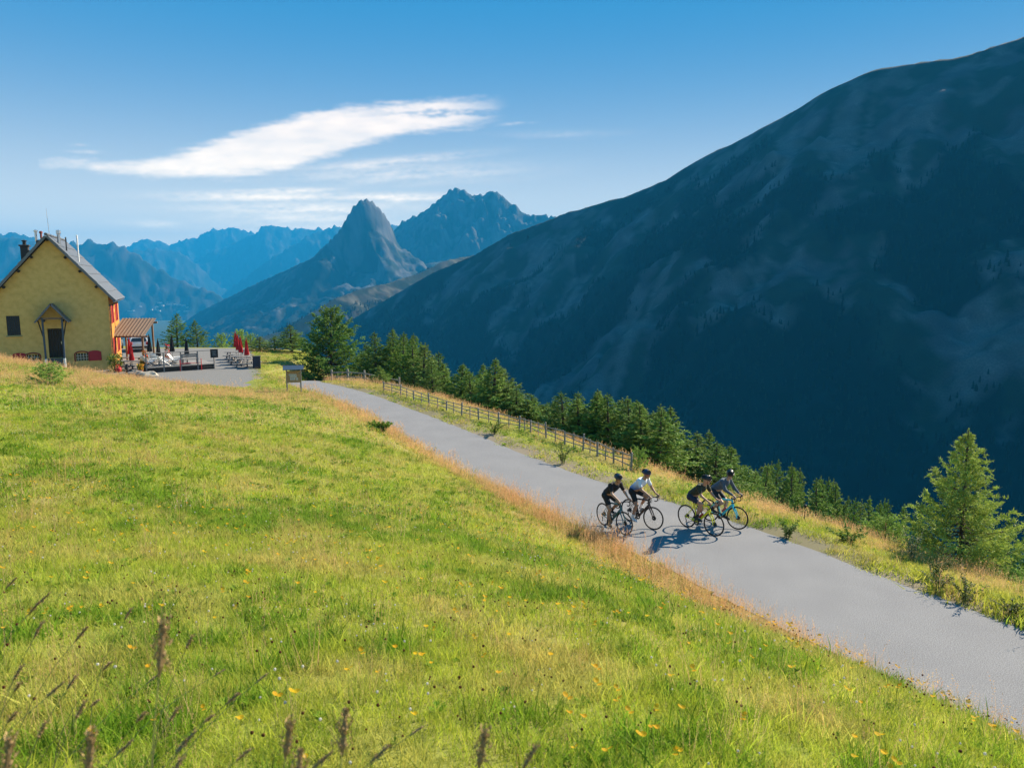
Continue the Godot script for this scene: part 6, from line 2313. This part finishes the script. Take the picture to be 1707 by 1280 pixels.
	multi("brown_flowers", "scattered brown spent flower heads in the meadow", flower_mesh(803, 2, 0.1, 0.12, 0.26, 0.0075, stalk, [Color(0.22, 0.08, 0.03), Color(0.15, 0.07, 0.03)], false), grass, rust, rc, "flowers")
	print("grass ", tm[0][0].size() * 3, " ", tm[1][0].size() * 3, " ", tm[2][0].size() * 3, " ", tm[3][0].size() * 3)

func stem_mesh(seed_: int, tall: float, kind: int) -> Array:
	# a flowering grass stem: stalk and knotted panicle
	var g := RandomNumberGenerator.new()
	g.seed = seed_
	var s := Shape.new()
	var lean := Vector3(g.randf_range(0.02, 0.1) if kind == 0 else g.randf_range(0.2, 0.5), 0, g.randf_range(-0.1, 0.1))
	var pts := []
	for k in 7:
		var t := k / 6.0
		pts.append(Vector3.UP * tall * t + lean * tall * t * t)
	s.tube(pts, [0.0022, 0.002, 0.0018, 0.0016, 0.0014, 0.0012, 0.001], 5, false)
	var h := Shape.new()
	var dir: Vector3 = (pts[6] - pts[5]).normalized()
	var tip: Vector3 = pts[6]
	var n := [220, 120, 80][kind] as int
	var length: float = [0.085, 0.07, 0.06][kind]
	h.col = Color(0.26, 0.18, 0.09)
	h.tube([tip - dir * length * 0.95, tip - dir * length * 0.7, tip - dir * length * 0.45, tip - dir * length * 0.2, tip + dir * 0.018], [0.002, [0.0075, 0.0045, 0.003][kind], [0.005, 0.003, 0.002][kind], [0.0062, 0.0038, 0.0026][kind], 0.001], 6)
	for i in n:
		var u := g.randf()
		var clump := 0.55 + 0.45 * sin(u * 13.0 + seed_)
		var r: float = [0.019, 0.0105, 0.007][kind] * (0.35 + clump) * (1.0 - 0.5 * u)
		var p := tip - dir * length * (1.0 - u) * 1.0 + dir * 0.02 + Vector3(g.randf_range(-1, 1), g.randf_range(-0.6, 0.6), g.randf_range(-1, 1)) * r
		var d := (dir * 1.2 + Vector3(g.randf_range(-1, 1), g.randf_range(-0.5, 0.6), g.randf_range(-1, 1))).normalized() * 0.008
		var w := d.cross(Vector3(g.randf_range(-1, 1), g.randf_range(-1, 1), g.randf_range(-1, 1))).normalized() * 0.0022
		var k := g.randf_range(0.75, 1.25)
		h.col = Color(0.40 * k, 0.27 * k, 0.13 * k)
		h.tri(p - w, p + w, p + d)
		h.tri(p - w, p + d, p + d * 0.4 + d.cross(w).normalized() * 0.002)
	return [s.mesh(false, false), h.mesh(true), pts[6]]

func build_foreground_stems():
	var straw := mat(Color(0.22, 0.21, 0.08), 0.7)
	var made := []
	for k in 8:
		made.append(stem_mesh(900 + k, 1.0, [0, 1, 1, 2, 0, 1, 2, 1][k]))
	var g := RandomNumberGenerator.new()
	g.seed = 99
	# x, forward, height of the tip, kind
	var spots := [[-0.69,1.40,6.63,0],[-0.82,1.35,6.43,0],[-0.36,1.50,6.38,4],[-0.48,1.50,6.36,0],[-0.40,1.30,6.42,4],[-0.06,1.50,6.34,0],[0.05,1.60,6.24,1],[-0.98,1.35,6.42,0],[-1.23,2.00,6.11,1],[-1.73,2.60,6.06,1],[-1.45,2.40,6.14,2],[-1.18,2.60,6.01,1],[-1.87,2.80,6.05,2],[-1.31,2.20,6.00,3],[-1.56,2.50,5.91,1],[-1.55,2.40,5.94,5],[-1.06,2.20,5.97,1],[-0.87,2.20,6.02,2],[-0.99,2.80,5.75,6],[-1.68,2.40,6.00,1],[-0.91,2.10,6.01,3],[-1.62,2.30,6.00,7],[-1.72,3.20,5.84,1],[-2.37,3.40,5.90,2],[-2.09,3.20,5.91,5],[-1.06,2.00,6.08,2],[-0.88,1.90,6.08,5],[-1.28,1.90,6.11,1],[-1.00,1.80,6.12,3],[-0.69,1.80,6.10,6],[-0.35,1.90,6.04,2],[-0.32,2.40,5.78,6],[-0.82,1.70,6.14,1],[-1.43,2.00,6.08,2],[-1.49,2.60,5.91,7],[-0.48,1.80,6.09,5],[-1.42,2.80,5.75,6],[-1.24,3.00,5.66,3]]
	var own := ["tallest blurred grass seed head, alone above the lower left meadow", "thick blurred seed head rising at the bottom left", "blurred upright seed head left of the middle bottom edge", "blurred knotted seed head beside the upright one at the bottom", "bent blurred seed head lowest of the three near the middle bottom", "lone blurred spike at the middle of the bottom edge", "slim grey spike just right of the lone blurred one", "blurred seed head cut by the left picture edge"]
	for i in spots.size():
		var e: Array = spots[i]
		var y := ground_at(e[0], e[1]).x
		# the stem leans with the wind; its foot stands where the tip comes right
		var turn := g.randf_range(-0.5, 0.5)
		var tall: float = e[2] - y
		var tip: Vector3 = Basis(Vector3.UP, turn) * (made[e[3]][2] as Vector3)
		var t := thing("grass_stem", own[i] if i < own.size() else "thin brown grass seed head leaning right at the lower left", "grass stem", P(e[0], y - 0.02, e[1]) - Vector3(tip.x, 0, tip.z), turn, "tall grass stems nearest the viewer")
		t.scale = Vector3(1.0, tall, 1.0)
		part(t, "stalk", made[e[3]][0], straw)
		part(t, "seed_head", made[e[3]][1], M.paint)
